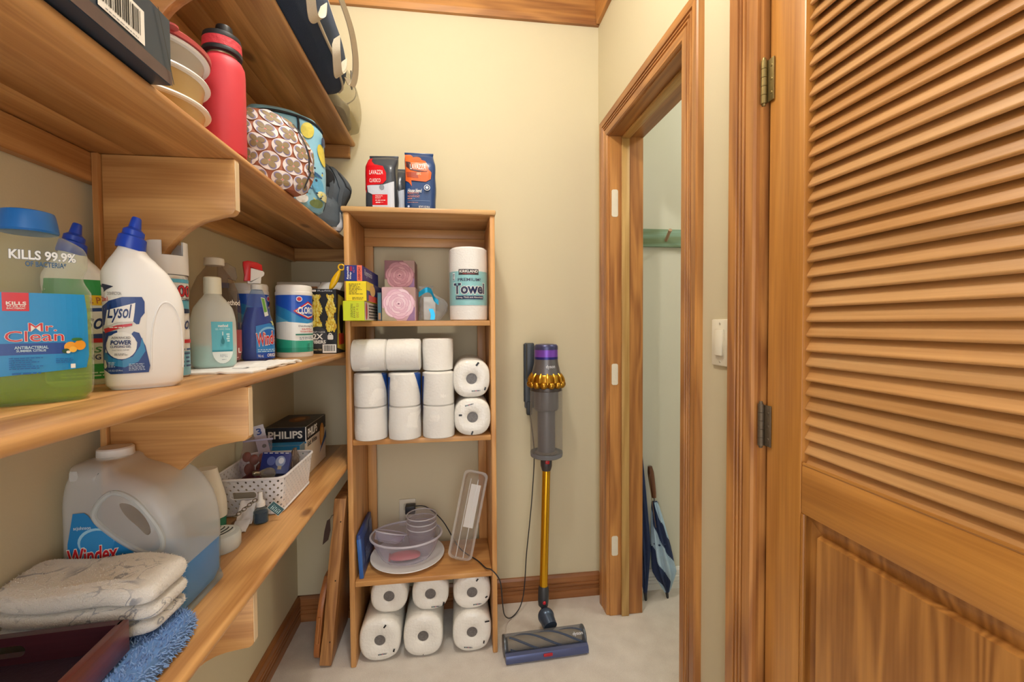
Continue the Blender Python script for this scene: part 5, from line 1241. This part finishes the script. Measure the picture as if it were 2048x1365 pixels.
BSK = P('E9E8EC', .4)
o = obj('basket_wall', (V, Fc), BSK, q, 'perforated lattice wall', smooth=0, fix=False); md = o.modifiers.new('thick', 'SOLIDIFY'); md.thickness = .0022
obj('rim', tube([bpt(i/60, .97) for i in range(61)], .0036, 8), BSK, q); obj('rim', tube([bpt(i/60, .05) for i in range(61)], .003, 8), BSK, q, 'lower rim')
obj('basket_floor', prism([(bpt(i/40, 0).x, bpt(i/40, 0).y) for i in range(40)], .0005, .004), BSK, q)
obj('handle_rim', tube([(x, -.1295, z) for x, z in rrpts(-.038, .050, .028, .070, .0095, 5)]+[(.028, -.1295, .0605)], .0018, 6), BSK, q)
BC = ((bx0+bx1)/2, (by0+by1)/2)
def bulb(label, loc, rot, glass, s=1.0):
    b2 = thing('light_bulb', label, 'light bulb', loc, rot=rot, group=None)
    obj('glass', lathe([(.006*s, .018*s), (.0085*s, .024*s), (.013*s, .036*s), (.0185*s, .05*s), (.020*s, .06*s), (.0185*s, .069*s), (.012*s, .077*s), (.004*s, .080*s)], 24), glass, b2)
    obj('screw_base', lathe([(.003*s, 0), (.0065*s, .003*s), (.0075*s, .006*s), (.007*s, .0075*s), (.0078*s, .0095*s), (.007*s, .0115*s), (.0078*s, .0135*s), (.007*s, .0155*s), (.0078*s, .018*s), (.007*s, .02*s)], 20), P('A39A86', .3, .9), b2)
AMB = CLEAR('A04A3A', .45, .05, tint='C98A74', edge=.5); CLG = CLEAR('D9D2C6', .2, .04, edge=.55)
bulb('amber tinted light bulb lying at the basket front, base outward', (.075, 1.268, Z4+.082), (1.35, 0, 1.9), CLEAR('5A2430', .6, .05, tint='8A4A50', edge=.4), .85)
bulb('clear light bulb lying in the basket with its screw base up', (.125, 1.262, Z4+.108), (-1.9, .2, -.6), CLG, .85)
# fillers below so the bulbs rest on something
q = thing('bulb_carton', 'plain cardboard bulb sleeve lying flat at the bottom of the basket', 'box', (.05, 1.265, Z4+.0045), .05); obj('carton', box(0, 0, 0, .135, .17, .048, .002), P('B9AE9A', .6), q); obj('flap_line', box(.001, .084, .0478, .134, .086, .0486), P('968B78', .6), q)
q = thing('zip_bag', 'clear zip bag of reddish bulbs standing in the basket', 'zip bag', (.079, 1.385, Z4+.056), face(.07, 1.38)-.1); q.scale = (.9, .9, .9)
zb = Loft([(0, 0, 0, .032, .018, 2.6), (.01, 0, 0, .042, .025, 2.6), (.045, 0, 0, .047, .026, 2.6), (.085, .004, 0, .046, .013, 2.5), (.115, .008, .004, .044, .004, 2.5), (.135, .010, .008, .043, .002, 2.4)], 4, 40)
obj('bag_film', zb.geo(wob=.004, wsc=25), CLEAR('D9D0D6', .12, .06, tint='F2ECF0', edge=.35, wrinkle=1), q); obj('zip_strip', gx(box(-.044, -.002, -.003, .044, .002, .003, .001), loc=(.009, .004, .124)), P('A9A4C4', .4), q)
for k, (x, z, s) in enumerate(((-.018, .03, 1), (.016, .028, 1), (-.004, .06, .9), (.022, .062, .9), (-.024, .072, .85))): obj('bulb_shape', ball((x, 0, z), .016*s, .013, .02*s, 14, 9), CLEAR('B0523E', .55, .06, tint='C08070', edge=.35), q)
q = thing('blue_carton', 'dark blue bulb carton with a picture of a clear bulb, tilted in the basket', 'box', (.122, 1.305, Z4+.092), rot=(-.5, .12, .22))
obj('carton', box(0, 0, 0, .075, .048, .062, .001), P('1C2F7C', .35), q)
p = Print(flatmap((0, 0, 0), (1, 0, 0), (0, 0, 1))); p.ell(.05, .035, .013, .016, P('8A9AC0', .3)); p.ell(.052, .037, .007, .009, P('D5DCEC', .3)); p.rect(.045, .012, .055, .022, P('A9A08C')); p.ell(.026, .036, .011, .013, P('4A5CA0'))
for k in range(5): p.rect(.004+k*.014, .0575, .013+k*.014, .0595, P('D9DCEA'))
p.done('front_print', q); p = Print(flatmap((0, 0, .062), (1, 0, 0), (0, 1, 0))); p.rect(.03, .0, .032, .048, P('9AA4C8')); p.bars(.044, .018, .070, .044, BLACK, WHITE); p.done('top_print', q)
q = thing('hang_card', 'white hang card with a blue numeral sticking up from the basket', 'card', (.104, 1.425, Z4+.053), rot=(-.1, -.22, .3)); obj('card', box(-.016, 0, 0, .016, .0012, .155, .0004, 1), P('D4D6E8', .5), q)
p = Print(flatmap((0, 0, 0), (1, 0, 0), (0, 0, 1))); p.text('3', -.007, .125, .007, .146, P('24489C'), bold=.03); p.ell(.004, .088, .006, .006, BLACK); p.done('card_print', q)
q = thing('torn_pack', 'crumpled clear bulb blister against the basket side', 'packet', (.176, 1.415, Z4+.055), rot=(-.2, .05, .2)); obj('blister', Loft([(0, 0, 0, .012, .025, 3), (.01, 0, 0, .016, .03, 3), (.05, 0, 0, .014, .028, 2.6), (.075, 0, 0, .004, .018, 2.4)], 4, 30).geo(wob=.004, wsc=40), CLEAR('B9A89A', .3, .08, edge=.5, wrinkle=1), q); obj('blister_card', box(-.002, -.028, 0, 0, .028, .07, .0004, 1), P('A08A7A', .6), q)
# ---- bulb cartons behind the basket
q, f, r_, t_ = carton('bulb_box', 'long black topped light bulb carton with white lettering', 'box', (.040, 1.545, Z4), .134, .215, .168, P('D9CDBC', .45))
DK = P('23201F', .4)
f.rect(0, .118, .134, .168, P('1C1F2C', .4)); f.rect(0, .118, .003, .168, WHITE); f.rect(.131, .118, .134, .168, WHITE); f.rect(0, .112, .134, .118, P('2C7AB4', .4)); f.text('PHILIPS', .012, .130, .122, .156, WHITE, bold=.03); f.ell(.067, .06, .03, .04, P('3A3432')); f.done('front_print', q)
r_.rect(0, .120, .215, .168, DK); r_.text('PHILIPS', .012, .128, .112, .158, WHITE, bold=.03); r_.text('Soft White', .008, .098, .105, .116, P('3A3A3C'), bold=.02); r_.ell(.165, .10, .028, .045, P('C98A3A')); r_.ell(.165, .10, .018, .030, P('E0B268')); r_.poly([(.13, .04), (.215, .08), (.215, .11), (.15, .06)], P('2A4C86')); r_.done('side_print', q)
t_.rect(0, 0, .134, .215, DK); t_.ell(.07, .13, .035, .05, P('7A4A24', .5, var=.3)); t_.ell(.07, .13, .018, .028, P('A8743A', .5, var=.3)); t_.lines(.09, .03, .125, .18, 8, P('5A5450')); t_.done('top_print', q)
q, f, r_, t_ = carton('bulb_box', 'smaller white and blue bulb carton in front of the black one', 'box', (.045, 1.496, Z4), .124, .044, .118, P('DAD4CC', .45))
f.rect(0, .104, .124, .118, P('2C86C0', .4)); f.ell(.085, .06, .028, .035, P('2A2622')); f.ell(.108, .088, .007, .007, P('B03A44')); f.ell(.108, .088, .0055, .0055, WHITE); f.done('front_print', q); t_.rect(0, 0, .124, .044, P('2C86C0', .4)); t_.done('top_print', q); r_.rect(.0, .0, .044, .118, P('6A7F8C')); r_.done('side_print', q)
# ================================================================ upper shelves (S2, S1)
Z2 = S2+.0004
# ---- dark carton with barcode
q = thing('dark_carton', 'long dark blue printed carton with a barcode label', 'box', (.112, .255, Z2), 0)
obj('carton', box(0, 0, 0, .172, .43, .092, .0015, 1), P('27384A', .35, var=.1), q, smooth=0)
p = Print(flatmap((.172, 0, 0), (0, 1, 0), (0, 0, 1))); p.rect(0, 0, .43, .018, P('5A4644', .4, var=.3)); p.bars(.300, .022, .375, .066, BLACK, WHITE); p.lines(.31, .012+.012, .37, .027, 1, P('8A8A8A'))
p.lines(.19, .03, .285, .062, 6, P('B9C2C8'), rag=.5); p.lines(.05, .03, .16, .07, 5, P('B9C2C8'), rag=.4); p.lines(.22, .072, .33, .084, 3, P('B9C2C8'), rag=.4)
p.poly([(.398, .09), (.4, .09), (.43, .002), (.428, .002)], P('1A222A')); p.done('side_print', q)
# ---- nested lidded containers
CRM = CLEAR('E6C98E', .72, .3, edge=.2)
zz = Z2
for k, (h, col, rimc, lb) in enumerate(((.034, 'F2CF8E', 'EFEDEA', 'lowest amber food container of the stack, with white rim'), (.046, 'F0CC88', 'F1EFEC', 'middle amber food container of the stack, with white rim'), (.040, 'DAD6CC', 'EDEBEA', 'top clear food container of the stack, under a red lid'))):
    q = thing('food_container', lb, 'container', (.168, .815, zz)); R0 = .082
    obj('bowl_wall', lathe([(R0-.016, 0), (R0-.008, .003), (R0, h-.004)], 56, cap1=False), CLEAR(col, .55 if k < 2 else .3, .25, tint='FBF3E4', edge=.2), q)
    obj('lid_rim', gjoin(lathe([(R0-.004, h-.006), (R0+.007, h-.0055), (R0+.0085, h-.003), (R0+.007, h), (R0-.01, h+.0003)], 56)), P(rimc, .4), q)
    zz += h+.0006
q = thing('container_lid', 'red plastic lid with a lifting tab on top of the stacked containers', 'lid', (.168, .815, zz)); obj('lid', lathe([(.087, 0), (.092, .001), (.0925, .008), (.088, .012), (.06, .0125)], 56), P('B8484A', .35), q)
obj('lift_tab', gx(Loft([(0, 0, 0, .012, .010, 2.2), (.003, 0, 0, .012, .010, 2.2)], 1, 24).geo(), loc=(.075*1.0, -.062, .0035)), P('B8484A', .35), q)
# ---- red water bottle
q = thing('water_bottle', 'tall matte red steel water bottle with black spout cap', 'water bottle', (.2215, .955, Z2), face(.22, .955))
obj('bottle_body', lathe([(.034, 0), (.0385, .003), (.0395, .008), (.0395, .165), (.0385, .178), (.034, .188), (.028, .193), (.0265, .196), (.0265, .203)], 48), P('D23A46', .55, var=.02), q)
obj('neck_ring', lathe([(.0268, .196), (.0272, .204)], 40), P('B9A88A', .3, .8), q)
obj('strap_ring', lathe([(.031, .199), (.0345, .200), (.0352, .206), (.0335, .209)], 44), P('20242A', .5), q)
obj('carry_band', lathe([(.0335, .207), (.0348, .208), (.0338, .226), (.032, .227)], 44), P('C93642', .6, bump=.4, bscale=160), q, 'red ribbed strap band')
obj('cap', lathe([(.0335, .226), (.034, .228), (.0325, .236), (.026, .240), (.012, .241)], 44), P('1E2126', .5), q)
obj('spout', lathe([(.0145, .239), (.015, .256), (.014, .260), (.009, .261)], 28, (.004, .002)), P('15171A', .45), q)
# ---- patterned soft bag
q = thing('fabric_bag', 'orange drawstring bag printed with white ring medallions', 'bag', (.232, 1.175, Z2), face(.2135, 1.165)+.25); q.scale = (1.12, 1, 1)
FB = P('B06A4C', .6, var=.12, scale=60, bump=.15, bscale=60)
lf = Loft([(0, 0, 0, .055, .035, 2.8), (.008, .002, 0, .068, .042, 2.7), (.05, .004, 0, .078, .047, 2.6), (.11, .0, 0, .080, .046, 2.5), (.155, -.008, .002, .070, .040, 2.3), (.178, -.014, .004, .052, .028, 2.2), (.19, -.016, .004, .03, .016, 2)], 5, 60)
g = lf.geo(wob=.006, wsc=18, seed=2); obj('bag_body', g, FB, q)
fm0 = lf.front(arc=True)
def fmw(u, z, off):
    v = fm0(u, z, off); d = noise.noise_vector(Vector((v.x, v.y+off, v.z))*18+Vector((2, 4.6, 0)))*.006
    return v+Vector((d.x, d.y, d.z*.5))
fm = fmw
WH = P('E4DAD6', .6); DR = P('94805C', .6, var=.25); LV = P('8C86AE', .6, var=.2); PKK = P('E0806A', .6)
pp_ = Print(fm, (.006, .006), base=.0025, step=.0005); 
for r in range(5):
    for c in range(-3, 4):
        u = c*.046+(.023 if r % 2 else 0); z = .018+r*.038
        s = lf.at(z)[3]
        if abs(u) > s*1.25: continue
        rr = .0215; u += random.uniform(-.002, .002)
        pp_.ell(u, z, rr, rr, WH, 1); 
        for a in range(4):
            an = pi/4+a*pi/2+.2*c
            pp_.ell(u+.0118*cos(an), z+.0118*sin(an), .0086, .0080, LV, 2, rot=an, n=12); pp_.ell(u+.0100*cos(an), z+.0100*sin(an), .0076, .0066, DR, 3, rot=an, n=12)
        pp_.ell(u, z, .002, .002, PKK, 4, n=8)
pp_.done('medallion_print', q)
obj('seam', tube([fm(.052+.012*sin(t*3), .01+.16*t, .004) for t in [i/24 for i in range(25)]], .002, 6), P('17181C', .6), q, 'black side piping')
# ---- light blue printed lunch bag
q = thing('lunch_bag', 'light blue printed lunch bag with black piping behind the orange bag', 'bag', (.178, 1.385, Z2), face(.17, 1.37)+.3); q.scale = (1.06, 1, 1.09)
LB_ = P('8CC4DC', .35, var=.1, scale=25, bump=.2, bscale=30)
lf = Loft([(0, 0, 0, .088, .055, 3.5), (.008, 0, 0, .098, .062, 3.5), (.06, .004, -.002, .104, .066, 3.2), (.16, .002, 0, .105, .064, 3.2), (.225, 0, 0, .100, .060, 3), (.255, -.002, .002, .088, .050, 2.8), (.268, -.004, .004, .062, .034, 2.4)], 5, 60)
obj('bag_body', lf.geo(wob=.006, wsc=14, seed=5), LB_, q)
f2 = lf.front(arc=True)
def f2w(u, z, off):
    v = f2(u, z, off); d = noise.noise_vector(Vector((v.x, v.y+off, v.z))*14+Vector((5, 11.5, 0)))*.006
    return v+Vector((d.x, d.y, d.z*.5))
pp_ = Print(f2w, (.008, .008), base=.0028, step=.0006)
for u, z, rx, ry, c in ((.045, .215, .018, .022, 'D9CC5A'), (.085, .16, .014, .03, 'D2C04A'), (.06, .10, .02, .004, '2C5C8C'), (.065, .07, .018, .022, '5FA8D0'), (.03, .13, .008, .012, '2C5C8C'), (.08, .045, .022, .012, 'D9D6A0'), (.02, .03, .016, .014, 'E6EEF0'), (.06, .02, .02, .012, '6A7A4A'), (.092, .2, .008, .014, '24365C'), (.01, .09, .006, .012, 'D9CC5A')):
    pp_.ell(u, z, rx, ry, P(c, .4, var=.25, scale=120), rot=random.uniform(-.4, .4))
for k in range(22): pp_.ell(random.uniform(.02, .075), random.uniform(.02, .115), random.uniform(.002, .005), random.uniform(.0015, .004), P(random.choice(('24487C', '2C5C8C', 'D9CC5A', '1E2A44')), .4), rot=random.uniform(0, 3), n=8)
pp_.done('abstract_print', q)
BP = P('1C2028', .6)
obj('piping', tube([f2w(-.10+.2*t, .248-.02*(2*t-1)**2, .004) for t in [i/30 for i in range(31)]], .0035, 8), BP, q, 'black top piping'); obj('piping', tube([f2w(.02+.01*t, .245-.20*t, .004) for t in [i/20 for i in range(9)]], .003, 8), BP, q, 'black zipper piping'); obj('piping', tube([f2w(.118, .235-.22*t, .003) for t in [i/20 for i in range(21)]], .003, 8), BP, q)
# ---- grey backpack
q = thing('backpack', 'dark slate grey backpack beside the shelf unit top', 'backpack', (.156, 1.665, Z2), face(.15, 1.66)+.1); q.scale = (1, 1, 1.1)
GB = P('48525C', .6, var=.15, scale=60, bump=.2, bscale=200)
lf = Loft([(0, 0, 0, .095, .06, 3.2), (.01, 0, 0, .108, .068, 3.2), (.07, 0, 0, .112, .072, 3), (.10, .006, 0, .122, .072, 2.8), (.15, .022, 0, .128, .068, 2.6), (.20, .012, 0, .105, .058, 2.4), (.235, -.01, 0, .07, .035, 2.2)], 5, 52)
obj('pack_body', lf.geo(wob=.005, wsc=14, seed=3), GB, q)
obj('front_pocket', Loft([(.01, .03, -.052, .062, .026, 3), (.03, .03, -.056, .068, .030, 3), (.08, .03, -.056, .066, .030, 2.8), (.11, .03, -.05, .05, .024, 2.5)], 4, 36).geo(wob=.003, wsc=20), P('4E5963', .6, var=.15, bump=.2, bscale=200), q)
f3 = lf.front(arc=True)
for u0 in (.04, .075): obj('strap', ribbon([f3(u0+.03*t, .21-.19*t, .006) for t in [i/16 for i in range(17)]], .014, (1, 0, 0), .003), P('39424B', .6), q)
obj('mesh_pocket', gx(ball((.055, -.064, .165), .028, .012, .03, 20, 10)), P('1B1F26', .8), q, 'dark mesh panel'); obj('piping', tube([f3(.138-.05*t*t, .04+.17*t, .003) for t in [i/20 for i in range(21)]], .003, 8), P('1E242B', .6), q)
obj('side_pouch', Loft([(.0, .085, -.045, .018, .02, 2.6), (.012, .087, -.047, .024, .025, 2.6), (.05, .088, -.047, .022, .022, 2.4), (.07, .088, -.045, .012, .012, 2.2)], 3, 24).geo(), P('C6CAD0', .35), q, 'pale grey side pouch')
# ---- tote and clear bag on the top shelf
Z1 = S1+.0004
q = thing('tote_bag', 'navy canvas tote with cream straps hanging over the top shelf edge', 'tote bag', (.182, 1.255, Z1), 0)
NC = P('26374F', .8, var=.1, scale=60, bump=.25, bscale=500); CC = P('CFC4AC', .8, var=.06, bump=.25, bscale=400)
lf = Loft([(0, .0, 0, .125, .30, 5), (.012, .01, 0, .142, .316, 5), (.06, .016, 0, .150, .322, 4.5), (.13, .012, 0, .145, .318, 4), (.20, .0, 0, .125, .30, 3.5)], 4, 80)
obj('tote_body', lf.geo(wob=.01, wsc=7, seed=9), NC, q)
def ox(y, z, o=.0):
    s = lf.at(z); yy = max(-.995, min(.995, y/s[4])); v = Vector((s[1]+s[3]*(1-abs(yy)**s[5])**(1/s[5]), y, z)); d = noise.noise_vector(v*7+Vector((9, 20.7, 0)))*.01
    return v+Vector((d.x+o, d.y, d.z*.5 if z > .02 else 0))
obj('hem_band', ribbon([ox(-.26+.56*t, .168, .003) for t in [i/30 for i in range(31)]], .024, (0, 0, 1), .003), CC, q, 'cream hem band')
obj('strap', ribbon(catmull([ox(-.22, .16, .004), ox(-.10, .12, .03), ox(.05, .10, .042), ox(.17, .075, .038), ox(.25, .05, .03), ox(.27, .02, .028), ox(.24, .03, .012)], 6), .034, (.35, 1, .3), .003), CC, q, 'cream canvas strap'); 
obj('strap', ribbon(catmull([ox(-.16, .05, .004), ox(-.15, .02, .012)+Vector((0, 0, -.012)), ox(-.11, .01, .014)+Vector((0, 0, -.03)), ox(-.07, .02, .012)+Vector((0, 0, -.012)), ox(-.06, .05, .004)], 6), .026, (.8, 0, .6), .003), CC, q, 'cream strap loop'); obj('strap', ribbon(catmull([ox(.06, .05, .004), ox(.07, .02, .012)+Vector((0, 0, -.012)), ox(.12, .01, .014)+Vector((0, 0, -.032)), ox(.17, .02, .012)+Vector((0, 0, -.012)), ox(.18, .05, .004)], 6), .028, (.8, 0, .6), .003), CC, q, 'cream strap loop')
obj('under_trim', tube([ox(-.28+.58*t, .014, .002) for t in [i/30 for i in range(31)]], .004, 6), CC, q)
q = thing('vinyl_pouch', 'clear vinyl zip pouch with metal clip at the end of the top shelf', 'pouch', (.178, 1.745, Z1), 0)
lf = Loft([(0, 0, 0, .11, .13, 5), (.012, .004, 0, .126, .146, 5), (.08, .008, 0, .132, .15, 4.5), (.15, .004, 0, .125, .145, 4), (.175, 0, 0, .10, .12, 3.5)], 4, 56)
obj('vinyl', lf.geo(wob=.004, wsc=10, seed=4), CLEAR('E0DCCC', .12, .06, edge=.4, wrinkle=.4), q)
obj('contents', Loft([(.006, .0, 0, .095, .11, 4), (.012, 0, 0, .105, .12, 4), (.06, 0, 0, .10, .115, 3), (.085, 0, 0, .07, .09, 3)], 4, 40).geo(wob=.012, wsc=18), P('9A958A', .7, var=.35, scale=40), q, 'grey folded contents')
obj('zipper', tube([(lf.at(.13)[1]+.128*cos(a)*.99, .147*sin(a), .13) for a in [radians(-80+8*i) for i in range(21)]], .0025, 6), P('B9B2A0', .4, .5), q)
obj('clip', gjoin(gx(torus(.010, .0022, 18, 6, sx=1.4), Matrix.Translation((.137, -.08, .098)) @ Matrix.Rotation(pi/2, 4, 'Y')), tube([(.137, -.08, .11), (.136, -.08, .15)], .003, 8)), P('4A443C', .4, .8), q, 'dark metal clip')
# ================================================================ leaning boards on the floor
q = thing('cutting_board', 'thick reclaimed wood slab leaning between shelf and shelf unit', 'board', (.214, 1.640, .008), rot=(0, .102, 0))
SLW = WOOD('z', light='C08C54', dark='7E4E28', knots=.5, rough=.45, ring=1.4)
g = prism([(0, 0), (.25, 0), (.25, .625), (0, .625)], -.042, 0, 'x', r=.003)
bm = bmesh.new(); vs = [bm.verts.new(v) for v in g[0]]
for f in g[1]: bm.faces.new([vs[i] for i in f])
bmesh.ops.recalc_face_normals(bm, faces=bm.faces[:]); bmesh.ops.subdivide_edges(bm, edges=[e for e in bm.edges if abs(e.verts[0].co.z-e.verts[1].co.z) > .3], cuts=24, use_grid_fill=True)
for v in bm.verts:
    d = noise.noise(Vector((v.co.x*4, v.co.y*2, v.co.z*9)))
    if v.co.x < -.03: v.co.x += d*.008
    if v.co.y < .01: v.co.y += abs(d)*.006
g = bmgeo(bm); obj('slab', g, SLW, q, smooth=40)
obj('slab_face', gx(box(0, 0, 0, .0035, .245, .60, .001), loc=(-.0458, .002, .012)), WOOD('z', light='7A4626', dark='4E2A16', knots=.2, rough=.5), q, 'darker weathered back board') if False else None
for z, y in ((.09, .0), (.32, .0), (.54, .0)): obj('nail_hole', gx(lathe([(.0024, 0), (.0024, .002)], 10), Matrix.Translation((-.012, -.0005, z)) @ Matrix.Rotation(pi/2, 4, 'X')), P('2A1A10', .8), q)
q = thing('rounded_board', 'round ended brown wooden board standing behind the thick slab', 'board', (.164, 1.655, .006), rot=(0, .102, 0))
g = prism([(0, 0)]+[(.05-.05*cos(a), .05-.05*sin(a)) for a in [pi/2*k/8 for k in range(0, 9)]]+[(.24, 0), (.24, .35), (.05, .35), (0, .30)], -.02, 0, 'x', r=.003) if False else prism([(.05-.05*cos(a), .05-.05*sin(a)) for a in [pi/2*k/8 for k in range(9)]]+[(.23, 0), (.23, .30), (.06, .30), (.02, .26), (0, .2)], -.022, 0, 'x', r=.004)
obj('plank', g, WOOD('z', light='B4703A', dark='7A441E', knots=.3, rough=.4), q)
obj('plank_edge', tube([(-.011, .0, .08), (-.011, -.0, .18)], .006, 8), WOOD('z', light='C08046', dark='8A5026', knots=0), q)
q = thing('leather_tag', 'dark brown leather tag hanging from the wood slab', 'tag', (.2155, 1.634, .465), rot=(0, .12, 0))
obj('tag_leaf', prism([(-.022, .0), (-.004, .02), (.0, .055), (-.006, .098), (-.016, .09), (-.021, .05)], -.001, .001, 'y'), P('3A241C', .7), q)
obj('tag_loop', tube([(-.006, 0, .096), (-.002, .003, .108), (.004, .006, .11)], .001, 6), P('2A1A14', .7), q)
# ================================================================ light switch
q = thing('light_switch', 'ivory rocker light switch plate between the two door frames', 'light switch', (RX, .995, 1.163), 0)
IV = P('E9E3CF', .35)
obj('plate', box(-.0065, -.036, 0, -.0002, .036, .116, .003), IV, q)
obj('rocker_frame', box(-.0085, -.0175, .0235, -.006, .0175, .0925, .001), P('DDD6C0', .35), q)
obj('rocker', gx(box(-.002, -.0155, -.032, .002, .0155, .032, .0012), loc=(-.0098, 0, .058), rot=(0, .06, 0)), IV, q)
for z in (.0105, .1055): obj('screw', gx(lathe([(.0034, 0), (.0026, .0012)], 14), Matrix.Translation((-.0064, 0, z)) @ Matrix.Rotation(-pi/2, 4, 'Y')), P('C9C2AE', .3, .4), q)
# ================================================================ closet: peg rail and umbrellas
q = thing('peg_rail', 'pale green washed wooden peg rail on the closet wall', 'peg rail', (1.95, DX, 1.626))
obj('rail', box(-.44, -.019, 0, .44, -.0002, .082, .003), WOOD('x', light='8FB4A0', dark='6F7F50', knots=.2, rough=.5, ring=1.5), q)
for x in (-.29, -.10, .10, .29): obj('peg', tube([(x, -.018, .030), (x-.012, -.07, .055), (x-.014, -.085, .064)], [.0075, .007, .0085], 12), P('A98A6C', .5), q)
NB = P('1B2E56', .7, var=.15, scale=60); LBU = P('A9C6DC', .5, var=.1, scale=60)
def umbrella(label, base, top, mats, rmax, handle, group='umbrellas leaning in the closet'):
    d = Vector(top)-Vector(base); L_ = d.length
    q = thing('umbrella', label, 'umbrella', base); q.rotation_mode = 'QUATERNION'; q.rotation_quaternion = d.to_track_quat('Z', 'Y')
    n = 96; rings = []; 
    for i in range(70):
        t = i/69; z = .03+t*(L_-.03) if not handle else .03+t*(L_*.68)
        r = rmax*(.25+1.0*min(1, t*4))*(1-.78*t**1.5)
        rings.append([((r*(1+.22*sin(8*(2*pi*j/n)+t*6)))*cos(2*pi*j/n), (r*(1+.22*sin(8*(2*pi*j/n)+t*6)))*sin(2*pi*j/n), z) for j in range(n)])
    V, Fc = skinrings(rings); mi = []
    for k, f in enumerate(Fc): 
        j = f[0] % n; i = f[0]//n; mi.append(int(((j/n)*4+i*.044) % 2) if len(mats) > 1 and len(f) == 4 else 0)
    obj('canopy', (V, Fc), mats, q, mi=mi, fix=False, smooth=60)
    obj('tie_strap', torus(rmax*.72, .004, 28, 6, (0, 0, L_*.42)), mats[0], q)
    obj('ferrule', lathe([(.004, 0), (.006, .005), (.008, .04)], 14), P('2A2A2E', .4), q)
    obj('shaft', tube([(0, 0, .02), (0, 0, L_-.02)], .004, 10), P('8A8A8A', .3, .8), q)
    if handle:
        obj('handle', Loft([(L_*.76, 0, 0, .010, .010, 2), (L_*.8, 0, 0, .0125, .0125, 2), (L_*.95, 0, 0, .0145, .0145, 2), (L_, 0, 0, .010, .010, 2)], 4, 20).geo(), WOOD('z', light='7A4A28', dark='4A2814', knots=0), q, 'turned wooden handle')
        obj('cord', tube([(.0, .0, L_*.97), (.03, .0, L_*.9), (.035, 0, L_*.75), (.03, 0, L_*.55)], .0012, 6, smooth=4), P('8A6A42', .6), q)
    else: obj('grip', tube([(0, 0, L_-.05), (0, 0, L_)], .011, 14), P('20283C', .5), q)
umbrella('slim navy umbrella leaning in the corner behind the door jamb', (1.535, 1.848, 0), (1.510, 1.902, .88), [NB], .025, False)
umbrella('navy and pale blue striped umbrella with a wooden handle', (1.642, 1.850, 0), (1.580, 1.905, .60), [NB, LBU], .042, True)
